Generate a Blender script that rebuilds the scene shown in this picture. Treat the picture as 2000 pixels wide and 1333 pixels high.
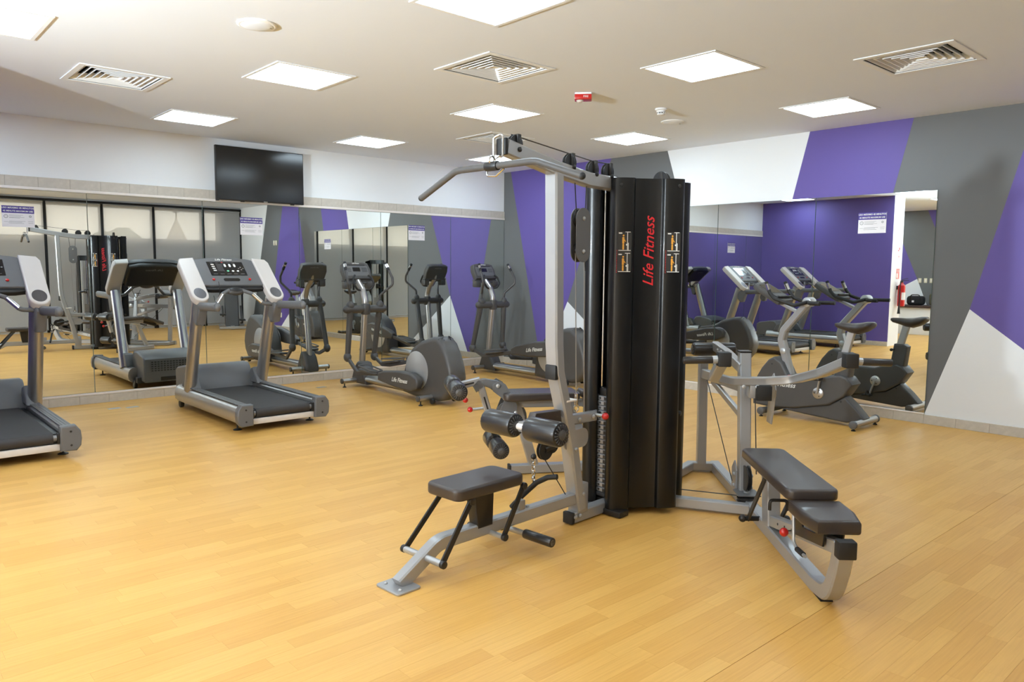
import bpy, bmesh, math, random
from mathutils import Vector, Matrix, Euler
random.seed(7)
R = math.radians
PI = math.pi
V = Vector
for o in list(bpy.data.objects): bpy.data.objects.remove(o)
SC = bpy.context.scene
COL = SC.collection

# ------------------------------------------------------------------ camera
FPX, PITCH, ROLL, YAW = 1479.85, 0.0948, 0.0077, 0.7316
fw = V((math.sin(YAW)*math.cos(PITCH), math.cos(YAW)*math.cos(PITCH), -math.sin(PITCH)))
rt = V((math.cos(YAW), -math.sin(YAW), 0)); up = rt.cross(fw)
r2 = rt*math.cos(ROLL) + up*math.sin(ROLL); u2 = -rt*math.sin(ROLL) + up*math.cos(ROLL)
cd = bpy.data.cameras.new('camera'); cam = bpy.data.objects.new('camera', cd); COL.objects.link(cam)
cd.sensor_fit = 'HORIZONTAL'; cd.sensor_width = 36.0; cd.lens = FPX/2000*36; cd.clip_start = 0.05; cd.clip_end = 400
M = Matrix((r2, u2, -fw)).transposed().to_4x4(); M.translation = (-8.5562, -9.7592, 1.6)
cam.matrix_world = M
SC.camera = cam

# ------------------------------------------------------------------ world: pale peach evening sky with soft clouds
w = bpy.data.worlds.new('evening_sky'); SC.world = w; w.use_nodes = True
nt = w.node_tree; nt.nodes.clear()
wo = nt.nodes.new('ShaderNodeOutputWorld'); bg = nt.nodes.new('ShaderNodeBackground')
tc = nt.nodes.new('ShaderNodeTexCoord'); ns = nt.nodes.new('ShaderNodeTexNoise'); cr = nt.nodes.new('ShaderNodeValToRGB')
ns.inputs['Scale'].default_value = 5.0; ns.inputs['Detail'].default_value = 5
cr.color_ramp.elements[0].position = .38; cr.color_ramp.elements[0].color = (.70, .64, .60, 1)
cr.color_ramp.elements[1].position = .66; cr.color_ramp.elements[1].color = (1.0, .89, .79, 1)
nt.links.new(tc.outputs['Generated'], ns.inputs['Vector']); nt.links.new(ns.outputs['Fac'], cr.inputs['Fac'])
nt.links.new(cr.outputs['Color'], bg.inputs['Color']); nt.links.new(bg.outputs['Background'], wo.inputs['Surface'])
bg.inputs['Strength'].default_value = 4.0
LAMP = 9.2          # emission of the ceiling panels

sn = bpy.data.lights.new('sun', 'SUN'); sn.energy = 6.0; sn.angle = R(1.5); sn.color = (1.0, .97, .93)
so = bpy.data.objects.new('sun', sn); COL.objects.link(so); so.rotation_euler = V((-.45, .12, -.88)).to_track_quat('-Z', 'Y').to_euler()   # added to light the pale slab outside, whose bounce brightens the ceiling

STROBE = 1900.0      # the photographer's flash on its stand, bounced off the ceiling (built with its stand below)
SC.view_settings.view_transform = 'Standard'; SC.view_settings.look = 'None'
SC.view_settings.gamma = 1.0; SC.view_settings.use_curve_mapping = False
SC.view_settings.exposure = 0.60

# ------------------------------------------------------------------ materials
def mat(name, col, rough=.5, metal=0., var=.06, vscale=12., bump=0., bscale=200., coat=0., emit=None, estr=0., spec=.5, stretch=None):
    m = bpy.data.materials.new(name); m.use_nodes = True
    n = m.node_tree.nodes; l = m.node_tree.links; b = n['Principled BSDF']
    c = tuple(col) + (1,)
    b.inputs['Roughness'].default_value = rough; b.inputs['Metallic'].default_value = metal
    b.inputs['Coat Weight'].default_value = coat; b.inputs['Specular IOR Level'].default_value = spec
    tcn = n.new('ShaderNodeTexCoord'); vec = tcn.outputs['Object']
    if stretch:
        mp = n.new('ShaderNodeMapping'); mp.inputs['Scale'].default_value = stretch
        l.new(vec, mp.inputs['Vector']); vec = mp.outputs['Vector']
    if var > 0:
        nz = n.new('ShaderNodeTexNoise'); nz.inputs['Scale'].default_value = vscale; nz.inputs['Detail'].default_value = 4
        l.new(vec, nz.inputs['Vector'])
        mx = n.new('ShaderNodeMix'); mx.data_type = 'RGBA'
        mx.inputs[6].default_value = tuple(max(0, x*(1-var)) for x in col) + (1,)
        mx.inputs[7].default_value = tuple(min(1, x*(1+var)) for x in col) + (1,)
        l.new(nz.outputs['Fac'], mx.inputs[0]); l.new(mx.outputs[2], b.inputs['Base Color'])
    else: b.inputs['Base Color'].default_value = c
    if bump > 0:
        nb = n.new('ShaderNodeTexNoise'); nb.inputs['Scale'].default_value = bscale; nb.inputs['Detail'].default_value = 2
        l.new(vec, nb.inputs['Vector'])
        bp = n.new('ShaderNodeBump'); bp.inputs['Strength'].default_value = bump; bp.inputs['Distance'].default_value = .002
        l.new(nb.outputs['Fac'], bp.inputs['Height']); l.new(bp.outputs['Normal'], b.inputs['Normal'])
    if emit: b.inputs['Emission Color'].default_value = tuple(emit)+(1,); b.inputs['Emission Strength'].default_value = estr
    return m
def srgb(r, g, b):
    f = lambda c: c/12.92 if c <= .04045 else ((c+.055)/1.055)**2.4
    return (f(r/255), f(g/255), f(b/255))

MT = {
 'white_paint': mat('white_paint', srgb(233, 236, 239), .75, var=.015, vscale=2, bump=.12, bscale=140),
 'ceiling_paint': mat('ceiling_paint', srgb(228, 235, 246), .85, var=.012, vscale=1.2, bump=.05, bscale=60),
 'purple_paint': mat('purple_paint', srgb(99, 84, 158), .6, var=.03, vscale=3, bump=.15, bscale=160),
 'grey_paint': mat('grey_paint', srgb(105, 107, 108), .6, var=.03, vscale=3, bump=.15, bscale=160),
 'stone': mat('cream_stone', srgb(198, 191, 180), .45, var=.16, vscale=22, bump=.1, bscale=90),
 'grout': mat('grout', srgb(172, 164, 152), .9),
 'strip': mat('white_strip', srgb(235, 228, 222), .5, var=.02),
 'glassedge': mat('mirror_edge', srgb(70, 95, 88), .25, var=0),
 'silver': mat('silver_paint', srgb(176, 177, 178), .36, .55, var=.03, bump=.05, bscale=400),
 'frame': mat('platinum_frame', srgb(163, 163, 164), .34, .45, var=.04, bump=.06, bscale=350, coat=.15),
 'chrome': mat('chrome', srgb(215, 215, 215), .12, 1., var=0),
 'alu': mat('brushed_aluminium', srgb(178, 176, 174), .3, .85, var=.05, vscale=40, stretch=(1, 30, 30)),
 'dkgrey': mat('charcoal_plastic', srgb(72, 70, 69), .42, var=.05, bump=.12, bscale=500),
 'mdgrey': mat('grey_plastic', srgb(98, 98, 99), .4, var=.04, bump=.1, bscale=500),
 'ltgrey': mat('pale_plastic', srgb(205, 198, 192), .35, var=.02),
 'black': mat('black_plastic', srgb(32, 31, 31), .4, var=.1, bump=.1, bscale=400),
 'shroud': mat('black_shroud', srgb(10, 10, 11), .3, var=.06, bump=.1, bscale=700, coat=.08, spec=.38),
 'rubber': mat('black_rubber', srgb(28, 27, 27), .62, var=.1, bump=.15, bscale=300),
 'belt': mat('running_belt', srgb(50, 47, 46), .68, var=.16, vscale=30, bump=.25, bscale=600),
 'vinyl': mat('black_vinyl', srgb(56, 48, 44), .36, var=.1, vscale=20, bump=.22, bscale=420, coat=.1),
 'foam': mat('foam_roller', srgb(40, 38, 38), .33, var=.08, coat=.2),
 'screen': mat('dark_screen', srgb(24, 25, 27), .12, var=0, coat=.4),
 'tvscreen': mat('tv_screen', srgb(26, 26, 26), .15, var=0),
 'red': mat('red_plastic', srgb(190, 28, 24), .3, var=.04, coat=.3),
 'redprint': mat('red_print', srgb(196, 30, 36), .5, var=0),
 'whiteprint': mat('white_print', srgb(225, 225, 220), .6, var=0),
 'greyprint': mat('grey_print', srgb(120, 120, 120), .6, var=0),
 'purpleprint': mat('purple_print', srgb(72, 56, 140), .5, var=0),
 'paper': mat('white_card', srgb(232, 228, 230), .5, var=0),
 'green': mat('green_key', srgb(110, 200, 160), .4, var=0),
 'chartbg': mat('chart_print', srgb(50, 48, 47), .4, var=0),
 'tubecut': mat('cut_tube_metal', srgb(120, 120, 124), .28, .8, var=.1, vscale=6, stretch=(14, 1, 1)),
 'orange': mat('orange_print', srgb(222, 160, 60), .6, var=0),
 'steel': mat('weight_plate_steel', srgb(150, 150, 152), .35, .55, var=.08),
 'cable': mat('coated_cable', srgb(40, 40, 42), .4, var=0),
 'wire': mat('steel_cable', srgb(170, 168, 165), .35, .6, var=0),
 'blackmetal': mat('black_metal', srgb(36, 33, 31), .36, .2, var=.06, coat=.1),
 'darkframe': mat('dark_mullion', srgb(34, 34, 36), .4, .3, var=.04),
 'ductwall': mat('duct_dark', srgb(42, 42, 46), .8, var=.1),  # even dark tone for the inside of the vent ducts
 'ivory': mat('ivory_switch', srgb(226, 218, 190), .4, var=0),
 'walnut': mat('dark_wood', srgb(58, 40, 34), .45, var=.2, vscale=10, stretch=(1, 12, 12)),
 'cloth': mat('black_cloth', srgb(24, 24, 27), .85, var=.2, vscale=40, bump=.3, bscale=300),
 'olive': mat('olive_cloth', srgb(78, 74, 58), .85, var=.2, vscale=40, bump=.3, bscale=300),
 'leaf': mat('tree_leaf', srgb(70, 84, 66), .8, var=.35, vscale=3),
 'bark': mat('tree_bark', srgb(90, 74, 60), .9, var=.25),
 'church': mat('church_stone', srgb(150, 138, 128), .85, var=.1),
 'ground': mat('outside_ground', srgb(120, 116, 104), .9, var=.15, vscale=.5),
}
def mirror_mat():
    m = mat('mirror_silver', (.84, .875, .855), .004, 1., var=0); return m
MT['mirror'] = mirror_mat()
def emit_mat(name, col, s):
    m = bpy.data.materials.new(name); m.use_nodes = True; n = m.node_tree.nodes; n.clear()
    o = n.new('ShaderNodeOutputMaterial'); e = n.new('ShaderNodeEmission'); e.inputs['Color'].default_value = tuple(col)+(1,); e.inputs['Strength'].default_value = s
    m.node_tree.links.new(e.outputs[0], o.inputs['Surface']); return m
MT['lamp'] = emit_mat('lit_diffuser', (.73, .89, 1.0), LAMP)
def glass_mat():
    m = bpy.data.materials.new('window_glass'); m.use_nodes = True; n = m.node_tree.nodes; n.clear(); l = m.node_tree.links
    o = n.new('ShaderNodeOutputMaterial'); t = n.new('ShaderNodeBsdfTransparent'); g = n.new('ShaderNodeBsdfGlossy'); x = n.new('ShaderNodeMixShader')
    t.inputs['Color'].default_value = (.93, .95, .94, 1); g.inputs['Roughness'].default_value = .02; x.inputs[0].default_value = .07
    l.new(t.outputs[0], x.inputs[1]); l.new(g.outputs[0], x.inputs[2]); l.new(x.outputs[0], o.inputs['Surface']); return m
MT['glass'] = glass_mat()
def blind_mat():
    # open-weave screen fabric: partly see-through, partly glowing with the light behind it
    m = bpy.data.materials.new('screen_fabric'); m.use_nodes = True; n = m.node_tree.nodes; n.clear(); l = m.node_tree.links
    o = n.new('ShaderNodeOutputMaterial'); t = n.new('ShaderNodeBsdfTransparent'); d = n.new('ShaderNodeBsdfDiffuse'); tr = n.new('ShaderNodeBsdfTranslucent')
    a = n.new('ShaderNodeMixShader'); b = n.new('ShaderNodeMixShader')
    d.inputs['Color'].default_value = srgb(194, 196, 199)+(1,); tr.inputs['Color'].default_value = srgb(206, 200, 192)+(1,)
    a.inputs[0].default_value = .3; b.inputs[0].default_value = .08
    l.new(d.outputs[0], a.inputs[1]); l.new(tr.outputs[0], a.inputs[2]); l.new(a.outputs[0], b.inputs[1]); l.new(t.outputs[0], b.inputs[2])
    l.new(b.outputs[0], o.inputs['Surface']); return m
MT['blind'] = blind_mat()
def floor_mat():
    m = bpy.data.materials.new('maple_plank'); m.use_nodes = True; n = m.node_tree.nodes; l = m.node_tree.links; b = n['Principled BSDF']
    at = n.new('ShaderNodeAttribute'); at.attribute_name = 'tint'
    geo = n.new('ShaderNodeNewGeometry'); mp = n.new('ShaderNodeMapping'); mp.inputs['Scale'].default_value = (2.2, 60, 1)
    off = n.new('ShaderNodeVectorMath'); off.operation = 'MULTIPLY_ADD'; off.inputs[1].default_value = (37, 11, 0)
    l.new(at.outputs['Color'], off.inputs[0]); l.new(geo.outputs['Position'], off.inputs[2]); l.new(off.outputs[0], mp.inputs['Vector'])
    gr = n.new('ShaderNodeTexNoise'); gr.inputs['Scale'].default_value = 1.6; gr.inputs['Detail'].default_value = 5; l.new(mp.outputs[0], gr.inputs['Vector'])
    big = n.new('ShaderNodeTexNoise'); big.inputs['Scale'].default_value = 1.1; big.inputs['Detail'].default_value = 3; l.new(geo.outputs['Position'], big.inputs['Vector'])
    c1 = n.new('ShaderNodeMix'); c1.data_type = 'RGBA'; c1.inputs[6].default_value = srgb(213, 162, 83)+(1,); c1.inputs[7].default_value = srgb(224, 176, 96)+(1,)
    sep = n.new('ShaderNodeSeparateColor'); l.new(at.outputs['Color'], sep.inputs[0]); l.new(sep.outputs[0], c1.inputs[0])
    c2 = n.new('ShaderNodeMix'); c2.data_type = 'RGBA'; c2.blend_type = 'MULTIPLY'; c2.inputs[0].default_value = .28
    rp = n.new('ShaderNodeValToRGB'); rp.color_ramp.elements[0].position = .33; rp.color_ramp.elements[0].color = (.72, .62, .5, 1); rp.color_ramp.elements[1].position = .62; rp.color_ramp.elements[1].color = (1, 1, 1, 1)
    l.new(gr.outputs['Fac'], rp.inputs['Fac']); l.new(c1.outputs[2], c2.inputs[6]); l.new(rp.outputs['Color'], c2.inputs[7])
    c3 = n.new('ShaderNodeMix'); c3.data_type = 'RGBA'; c3.blend_type = 'MULTIPLY'; c3.inputs[0].default_value = .16
    rq = n.new('ShaderNodeValToRGB'); rq.color_ramp.elements[0].position = .35; rq.color_ramp.elements[0].color = (.8, .72, .62, 1); rq.color_ramp.elements[1].position = .6
    l.new(big.outputs['Fac'], rq.inputs['Fac']); l.new(c2.outputs[2], c3.inputs[6]); l.new(rq.outputs['Color'], c3.inputs[7])
    l.new(c3.outputs[2], b.inputs['Base Color'])
    b.inputs['Roughness'].default_value = .38; b.inputs['Specular IOR Level'].default_value = .35
    bp = n.new('ShaderNodeBump'); bp.inputs['Strength'].default_value = .12; bp.inputs['Distance'].default_value = .001; l.new(gr.outputs['Fac'], bp.inputs['Height']); l.new(bp.outputs[0], b.inputs['Normal'])
    return m
MT['floor'] = floor_mat()

# ------------------------------------------------------------------ mesh helpers
class MB:
    def __init__(s): s.bm = bmesh.new()
    def _bev(s, faces, off, seg=2, ang=25, clamp=True):
        es = set(e for f in faces for e in f.edges)
        es = [e for e in es if len(e.link_faces) == 2 and e.calc_face_angle(0) > R(ang)]
        if es and off > 0: bmesh.ops.bevel(s.bm, geom=es, offset=off, segments=seg, profile=.5, affect='EDGES', clamp_overlap=clamp)
    def box(s, c, d, rot=None, bev=0., seg=2):
        m = Matrix.Translation(c)
        if rot is not None: m = m @ (rot if isinstance(rot, Matrix) else Euler(rot).to_matrix()).to_4x4()
        m = m @ Matrix.Diagonal((d[0], d[1], d[2], 1))
        r = bmesh.ops.create_cube(s.bm, size=1, matrix=m); fs = set(f for v in r['verts'] for f in v.link_faces)
        s._bev(fs, bev, seg); return s
    def sweep(s, pts, sec, upv=None, caps=True):
        """sweep a closed 2-D section along pts (mitred)"""
        pts = [V(p) for p in pts]; n = len(pts); rings = []
        ts = []
        for i in range(n):
            a = (pts[i]-pts[i-1]).normalized() if i > 0 else None; b = (pts[i+1]-pts[i]).normalized() if i < n-1 else None
            ts.append((a, b))
        prev = None
        for i in range(n):
            a, b = ts[i]; t = (a+b).normalized() if a and b else (a or b)
            k = 1.
            if a and b: k = 1/max(.25, t.dot(a))
            if upv is not None:
                x = V(upv).cross(t)
                if x.length < 1e-4: x = V((1, 0, 0)).cross(t)
                x.normalize(); y = t.cross(x)
            else:
                if prev is None:
                    g = V((0, 0, 1)) if abs(t.z) < .9 else V((1, 0, 0)); x = g.cross(t).normalized()
                else: x = (prev - t*prev.dot(t)).normalized()
                y = t.cross(x); prev = x
            kd = (b-a) if (a and b) else V((0, 0, 0)); kd = kd.normalized() if kd.length > 1e-5 else None
            ring = []
            for (p, q) in sec:
                o = x*p + y*q
                if kd is not None and k > 1.0001: o = o + kd*(o.dot(kd))*(k-1)
                ring.append(s.bm.verts.new(pts[i]+o))
            rings.append(ring)
        m = len(sec); fs = []
        for i in range(n-1):
            for j in range(m):
                k = (j+1) % m
                fs.append(s.bm.faces.new((rings[i][j], rings[i][k], rings[i+1][k], rings[i+1][j])))
        if caps: fs.append(s.bm.faces.new(rings[0][::-1])); fs.append(s.bm.faces.new(rings[-1]))
        return fs
    def tube(s, pts, r, n=12, fil=0., fs=5):
        if fil > 0: pts = fillet(pts, fil, fs)
        s.sweep(pts, [(r*math.cos(2*PI*i/n), r*math.sin(2*PI*i/n)) for i in range(n)]); return s
    def oval(s, pts, a, b, n=20, fil=0., upv=None):
        if fil > 0: pts = fillet(pts, fil, 6)
        s.sweep(pts, [(a*math.cos(2*PI*i/n), b*math.sin(2*PI*i/n)) for i in range(n)], upv); return s
    def bar(s, pts, w, h, upv=(0, 0, 1), bev=.006, fil=0., fs=6):
        """rectangular tube, w across, h along upv"""
        if fil > 0: pts = fillet(pts, fil, fs)
        c = min(bev, w*.3, h*.3); a, b = w/2, h/2
        sec = [(-a+c, -b), (a-c, -b), (a, -b+c), (a, b-c), (a-c, b), (-a+c, b), (-a, b-c), (-a, -b+c)]
        s.sweep(pts, sec, upv); return s
    def cyl(s, p0, p1, r, r1=None, n=20, bev=0., seg=2):
        p0, p1 = V(p0), V(p1); d = p1-p0; L = d.length
        q = d.to_track_quat('Z', 'Y').to_matrix().to_4x4()
        m = Matrix.Translation((p0+p1)/2) @ q
        rr = bmesh.ops.create_cone(s.bm, cap_ends=True, segments=n, radius1=r, radius2=r if r1 is None else r1, depth=L, matrix=m)
        fsx = set(f for v in rr['verts'] for f in v.link_faces); s._bev(fsx, bev, seg, 50); return s
    def ball(s, c, r, sc=(1, 1, 1), n=14, rot=None):
        m = Matrix.Translation(c)
        if rot is not None: m = m @ Euler(rot).to_matrix().to_4x4()
        bmesh.ops.create_uvsphere(s.bm, u_segments=n, v_segments=max(6, n*2//3), radius=r, matrix=m @ Matrix.Diagonal((sc[0], sc[1], sc[2], 1))); return s
    def prism(s, poly, o, ex, ey, th, bev=0., seg=2, centre=True, ang=25):
        """extrude a polygon; bev rounds the rim of both caps"""
        o, ex, ey = V(o), V(ex).normalized(), V(ey).normalized(); ez = ex.cross(ey)
        a = -th/2 if centre else 0; b = th/2 if centre else th; n = len(poly)
        if bev <= 0: lev = [(0, a), (0, b)]
        else:
            r = min(bev, th*.48); q = min(.003, r*.3); lev = [(r+q, a)]
            for k in range(seg+2):
                f = PI/2*k/(seg+1); lev.append((r*(1-math.sin(f)), a+r*(1-math.cos(f))))
            lev += [(d, a+b-z) for d, z in lev[::-1]]
        area = sum(poly[i-1][0]*poly[i][1]-poly[i][0]*poly[i-1][1] for i in range(n)); sg = 1 if area > 0 else -1
        bis = []
        for i in range(n):
            p, c, q_ = V(poly[i-1]), V(poly[i]), V(poly[(i+1) % n]); d0 = (c-p).normalized() if (c-p).length > 1e-9 else V((0, 0)); d1 = (q_-c).normalized() if (q_-c).length > 1e-9 else d0
            n0 = V((-d0.y, d0.x))*sg; n1 = V((-d1.y, d1.x))*sg; m = n0+n1
            m = m.normalized() if m.length > 1e-6 else n0
            bis.append(m/max(.6, m.dot(n0)))
        rings = []
        for d, z in lev: rings.append([s.bm.verts.new(o+ex*(x+bis[i].x*d)+ey*(y+bis[i].y*d)+ez*z) for i, (x, y) in enumerate(poly)])
        s.bm.faces.new(rings[0][::-1]); s.bm.faces.new(rings[-1])
        for r0, r1 in zip(rings, rings[1:]):
            for i in range(n):
                j = (i+1) % n; s.bm.faces.new((r0[i], r0[j], r1[j], r1[i]))
        return s
    def lathe(s, prof, o, ax=(0, 0, 1), n=24):
        """prof: [(radius, height)] along ax"""
        o = V(o); q = V(ax).to_track_quat('Z', 'Y').to_matrix(); rings = []
        for r, h in prof:
            rings.append([s.bm.verts.new(o + q @ V((max(r, 1e-4)*math.cos(2*PI*i/n), max(r, 1e-4)*math.sin(2*PI*i/n), h))) for i in range(n)])
        for a, b in zip(rings, rings[1:]):
            for i in range(n):
                j = (i+1) % n; s.bm.faces.new((a[i], a[j], b[j], b[i]))
        s.bm.faces.new(rings[0][::-1]); s.bm.faces.new(rings[-1]); return s
    def torus(s, c, ax, R0, r, n=24, m=8, a0=0, a1=2*PI, ref=None):
        q = V(ax).to_track_quat('Z', 'Y').to_matrix(); c = V(c)
        full = abs(a1-a0-2*PI) < 1e-6
        k = n if full else n+1
        pts = [c + q @ V((R0*math.cos(a0+(a1-a0)*i/n), R0*math.sin(a0+(a1-a0)*i/n), 0)) for i in range(k)]
        if not full: return s.tube(pts, r, m)
        rings = []
        for i in range(n):
            a = a0+2*PI*i/n; d = q @ V((math.cos(a), math.sin(a), 0)); z = q @ V((0, 0, 1))
            rings.append([s.bm.verts.new(c + d*(R0+r*math.cos(2*PI*j/m)) + z*(r*math.sin(2*PI*j/m))) for j in range(m)])
        for i in range(n):
            for j in range(m):
                a, b = rings[i], rings[(i+1) % n]; jj = (j+1) % m
                s.bm.faces.new((a[j], b[j], b[jj], a[jj]))
        return s
    def loft(s, rings):
        vs = [[s.bm.verts.new(p) for p in r] for r in rings]; n = len(vs[0])
        for a, b in zip(vs, vs[1:]):
            for i in range(n):
                j = (i+1) % n; s.bm.faces.new((a[i], a[j], b[j], b[i]))
        s.bm.faces.new(vs[0][::-1]); s.bm.faces.new(vs[-1]); return s
    def done(s, name, m, parent=None, smooth=35, loc=None):
        bmesh.ops.recalc_face_normals(s.bm, faces=s.bm.faces)
        me = bpy.data.meshes.new(name); s.bm.to_mesh(me); s.bm.free()
        me.materials.append(MT[m] if isinstance(m, str) else m)
        if smooth:
            me.shade_smooth()
            me.set_sharp_from_angle(angle=R(smooth))
        o = bpy.data.objects.new(name, me); COL.objects.link(o)
        if parent: o.parent = parent
        if loc: o.location = loc
        return o
def fillet(pts, r, seg=5):
    pts = [V(p) for p in pts]; out = [pts[0]]
    for a, b, c in zip(pts, pts[1:], pts[2:]):
        d0, d1 = (a-b), (c-b); l0, l1 = d0.length, d1.length; d0.normalize(); d1.normalize()
        ang = d0.angle(d1)
        if ang > R(176): out.append(b); continue
        t = min(r/math.tan(ang/2), l0*.48, l1*.48); p0 = b+d0*t; p1 = b+d1*t
        for i in range(seg+1):
            u = i/seg; out.append(p0*(1-u)**2 + b*2*u*(1-u) + p1*u*u)
    out.append(pts[-1]); return out
def rrect(w, h, r, seg=4, cx=0, cy=0):
    o = []
    for sx, sy, a0 in ((1, 1, 0), (-1, 1, 90), (-1, -1, 180), (1, -1, 270)):
        for i in range(seg+1):
            a = R(a0+90*i/seg); o.append((cx+sx*(w/2-r)+r*math.cos(a), cy+sy*(h/2-r)+r*math.sin(a)))
    return o
def circ(r, n=20, cx=0, cy=0, sx=1, sy=1): return [(cx+sx*r*math.cos(2*PI*i/n), cy+sy*r*math.sin(2*PI*i/n)) for i in range(n)]
def tag(o, label, cat, group=None):
    o['label'] = label; o['category'] = cat
    if group: o['group'] = group
    return o
def thing(name, label, cat, loc=(0, 0, 0), rz=0, group=None):
    o = bpy.data.objects.new(name, None); o.empty_display_size = .1; COL.objects.link(o); o.location = loc; o.rotation_euler = (0, 0, rz)
    return tag(o, label, cat, group)
def struct(o): o['kind'] = 'structure'; return o
def kids(o): return [c for c in bpy.data.objects if c.parent == o]
def dup(root, loc, label=None, rz=None):
    def cp(o, par):
        c = o.copy(); COL.objects.link(c); c.parent = par
        for k in kids(o): cp(k, c)
        return c
    c = cp(root, None); c.location = loc
    if rz is not None: c.rotation_euler = (0, 0, rz)
    if label: c['label'] = label
    return c
def text(body, size, o, ex, ey, m, parent, name='lettering', shear=0., bold=0., ext=.0006, sx=1., align='CENTER'):
    cu = bpy.data.curves.new('t', 'FONT'); cu.body = body; cu.size = size; cu.shear = shear; cu.offset = bold; cu.extrude = ext
    cu.align_x = align; cu.align_y = 'CENTER'; cu.resolution_u = 2
    t = bpy.data.objects.new('t', cu); COL.objects.link(t)
    dg = bpy.context.evaluated_depsgraph_get(); dg.update()
    me = bpy.data.meshes.new_from_object(t.evaluated_get(dg)); bpy.data.objects.remove(t); bpy.data.curves.remove(cu)
    ex, ey = V(ex).normalized(), V(ey).normalized(); ez = ex.cross(ey)
    mm = Matrix((ex*sx, ey, ez)).transposed().to_4x4(); mm.translation = V(o); me.transform(mm)
    me.materials.clear(); me.materials.append(MT[m]); me.name = name
    ob = bpy.data.objects.new(name, me); COL.objects.link(ob)
    if parent: ob.parent = parent
    return ob
def logo(o, ex, ey, size, m, parent): return text('Life Fitness', size, o, ex, ey, m, parent, 'brand_lettering', shear=.35, bold=size*.012)
# ================================================================== the room shell
ZC, XO, XS, YS, YF = 3.213, -12.9, -8.35, -3.06, -11.1      # ceiling, outer left wall, stub wall face, stub end, window wall
# ---- floor: vinyl-look maple strips
struct(MB().box(((XO-.4)/2+.1, (YF-.2)/2+.1, -.06), (-XO+.8, -YF+.7, .1)).done('floor', mat('subfloor', srgb(206, 160, 96), .6), None, 0))
FLOOR = bpy.data.objects['floor']
def proj(P):
    d = V(P)-cam.matrix_world.translation; z = d.dot(fw)
    if z < .2: return None
    return (1000+FPX*d.dot(r2)/z, 666.5-FPX*d.dot(u2)/z, z)
planks = []; PW, PL = .086, .62
rowy = 0.; k = 0
while rowy > YF:
    y1 = max(rowy-PW, YF); xa = 0.; first = True; k += 1
    while xa > XO:
        ln = ((k*.37) % 1)*PL+.08 if first else PL*random.uniform(.7, 1.25)
        first = False; xb = max(xa-ln, XO); planks.append((xa, xb, rowy, y1, random.random())); xa = xb
    rowy = y1
def in_view(pl):
    c = ((pl[0]+pl[1])/2, (pl[2]+pl[3])/2, 0); q = proj(c)
    return q if (q and 0 < q[0] < 2000 and 0 < q[1] < 1333) else None
scored = []
for i, pl in enumerate(planks):
    q = in_view(pl); scored.append((q[2] if q else 999, i))
scored.sort(); near = set(i for d, i in scored[:290])
def plank_verts(pl):
    g = .00025; x0, x1, y0, y1 = pl[1]+g, pl[0]-g, pl[3]+g, pl[2]-g
    if abs(pl[3]+8.19) < PW/2: y0 += .0016        # the open seam between two runs of flooring
    return [(x0, y0, -.008), (x1, y0, -.008), (x1, y1, -.008), (x0, y1, -.008), (x0, y0, 0), (x1, y0, 0), (x1, y1, 0), (x0, y1, 0)]
PF = [(4, 5, 6, 7), (0, 1, 5, 4), (1, 2, 6, 5), (2, 3, 7, 6), (3, 0, 4, 7)]
def plank_mesh(name, pls):
    vs, fs, cs = [], [], []
    for pl in pls:
        b = len(vs); vs += plank_verts(pl); fs += [tuple(b+i for i in f) for f in PF]; cs += [pl[4]]*8
    me = bpy.data.meshes.new(name); me.from_pydata(vs, [], fs); a = me.color_attributes.new('tint', 'FLOAT_COLOR', 'POINT')
    a.data.foreach_set('color', [x for c in cs for x in (c, (c*7.3) % 1, (c*3.1) % 1, 1)])
    me.materials.append(MT['floor']); o = bpy.data.objects.new(name, me); COL.objects.link(o); o.parent = FLOOR; return o
for i in sorted(near): plank_mesh('floor_plank', [planks[i]])
o = plank_mesh('far_floor_planks', [planks[i] for i in range(len(planks)) if i not in near]); o['kind'] = 'stuff'

# ---- ceiling with holes for the air vents
LX = [-1.1, -3.28, -5.5, -7.72, -9.94, -12.0]; LY = [-1.13, -3.62, -6.13, -8.64]
VENTS = [(-6.63, -2.47), (-4.46, -4.96), (-2.3, -7.4), (-2.3, -2.45), (-6.63, -7.4), (-8.8, -4.96)]
VH = .31
xs = sorted(set([XO-.2, .2]+[v[0]+s*VH for v in VENTS for s in (-1, 1)])); ys = sorted(set([YF-.2, .2]+[v[1]+s*VH for v in VENTS for s in (-1, 1)]))
b = MB()
for x0, x1 in zip(xs, xs[1:]):
    for y0, y1 in zip(ys, ys[1:]):
        if any(abs((x0+x1)/2-v[0]) < VH and abs((y0+y1)/2-v[1]) < VH for v in VENTS): continue
        q = [b.bm.verts.new(c) for c in ((x0, y0, ZC), (x0, y1, ZC), (x1, y1, ZC), (x1, y0, ZC))]; b.bm.faces.new(q)
        q = [b.bm.verts.new(c) for c in ((x0, y0, ZC+.12), (x1, y0, ZC+.12), (x1, y1, ZC+.12), (x0, y1, ZC+.12))]; b.bm.faces.new(q)
bmesh.ops.remove_doubles(b.bm, verts=b.bm.verts, dist=1e-5)
me = bpy.data.meshes.new('ceiling'); b.bm.to_mesh(me); me.materials.append(MT['ceiling_paint']); struct(bpy.data.objects.new('ceiling', me)); COL.objects.link(bpy.data.objects['ceiling'])

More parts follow.
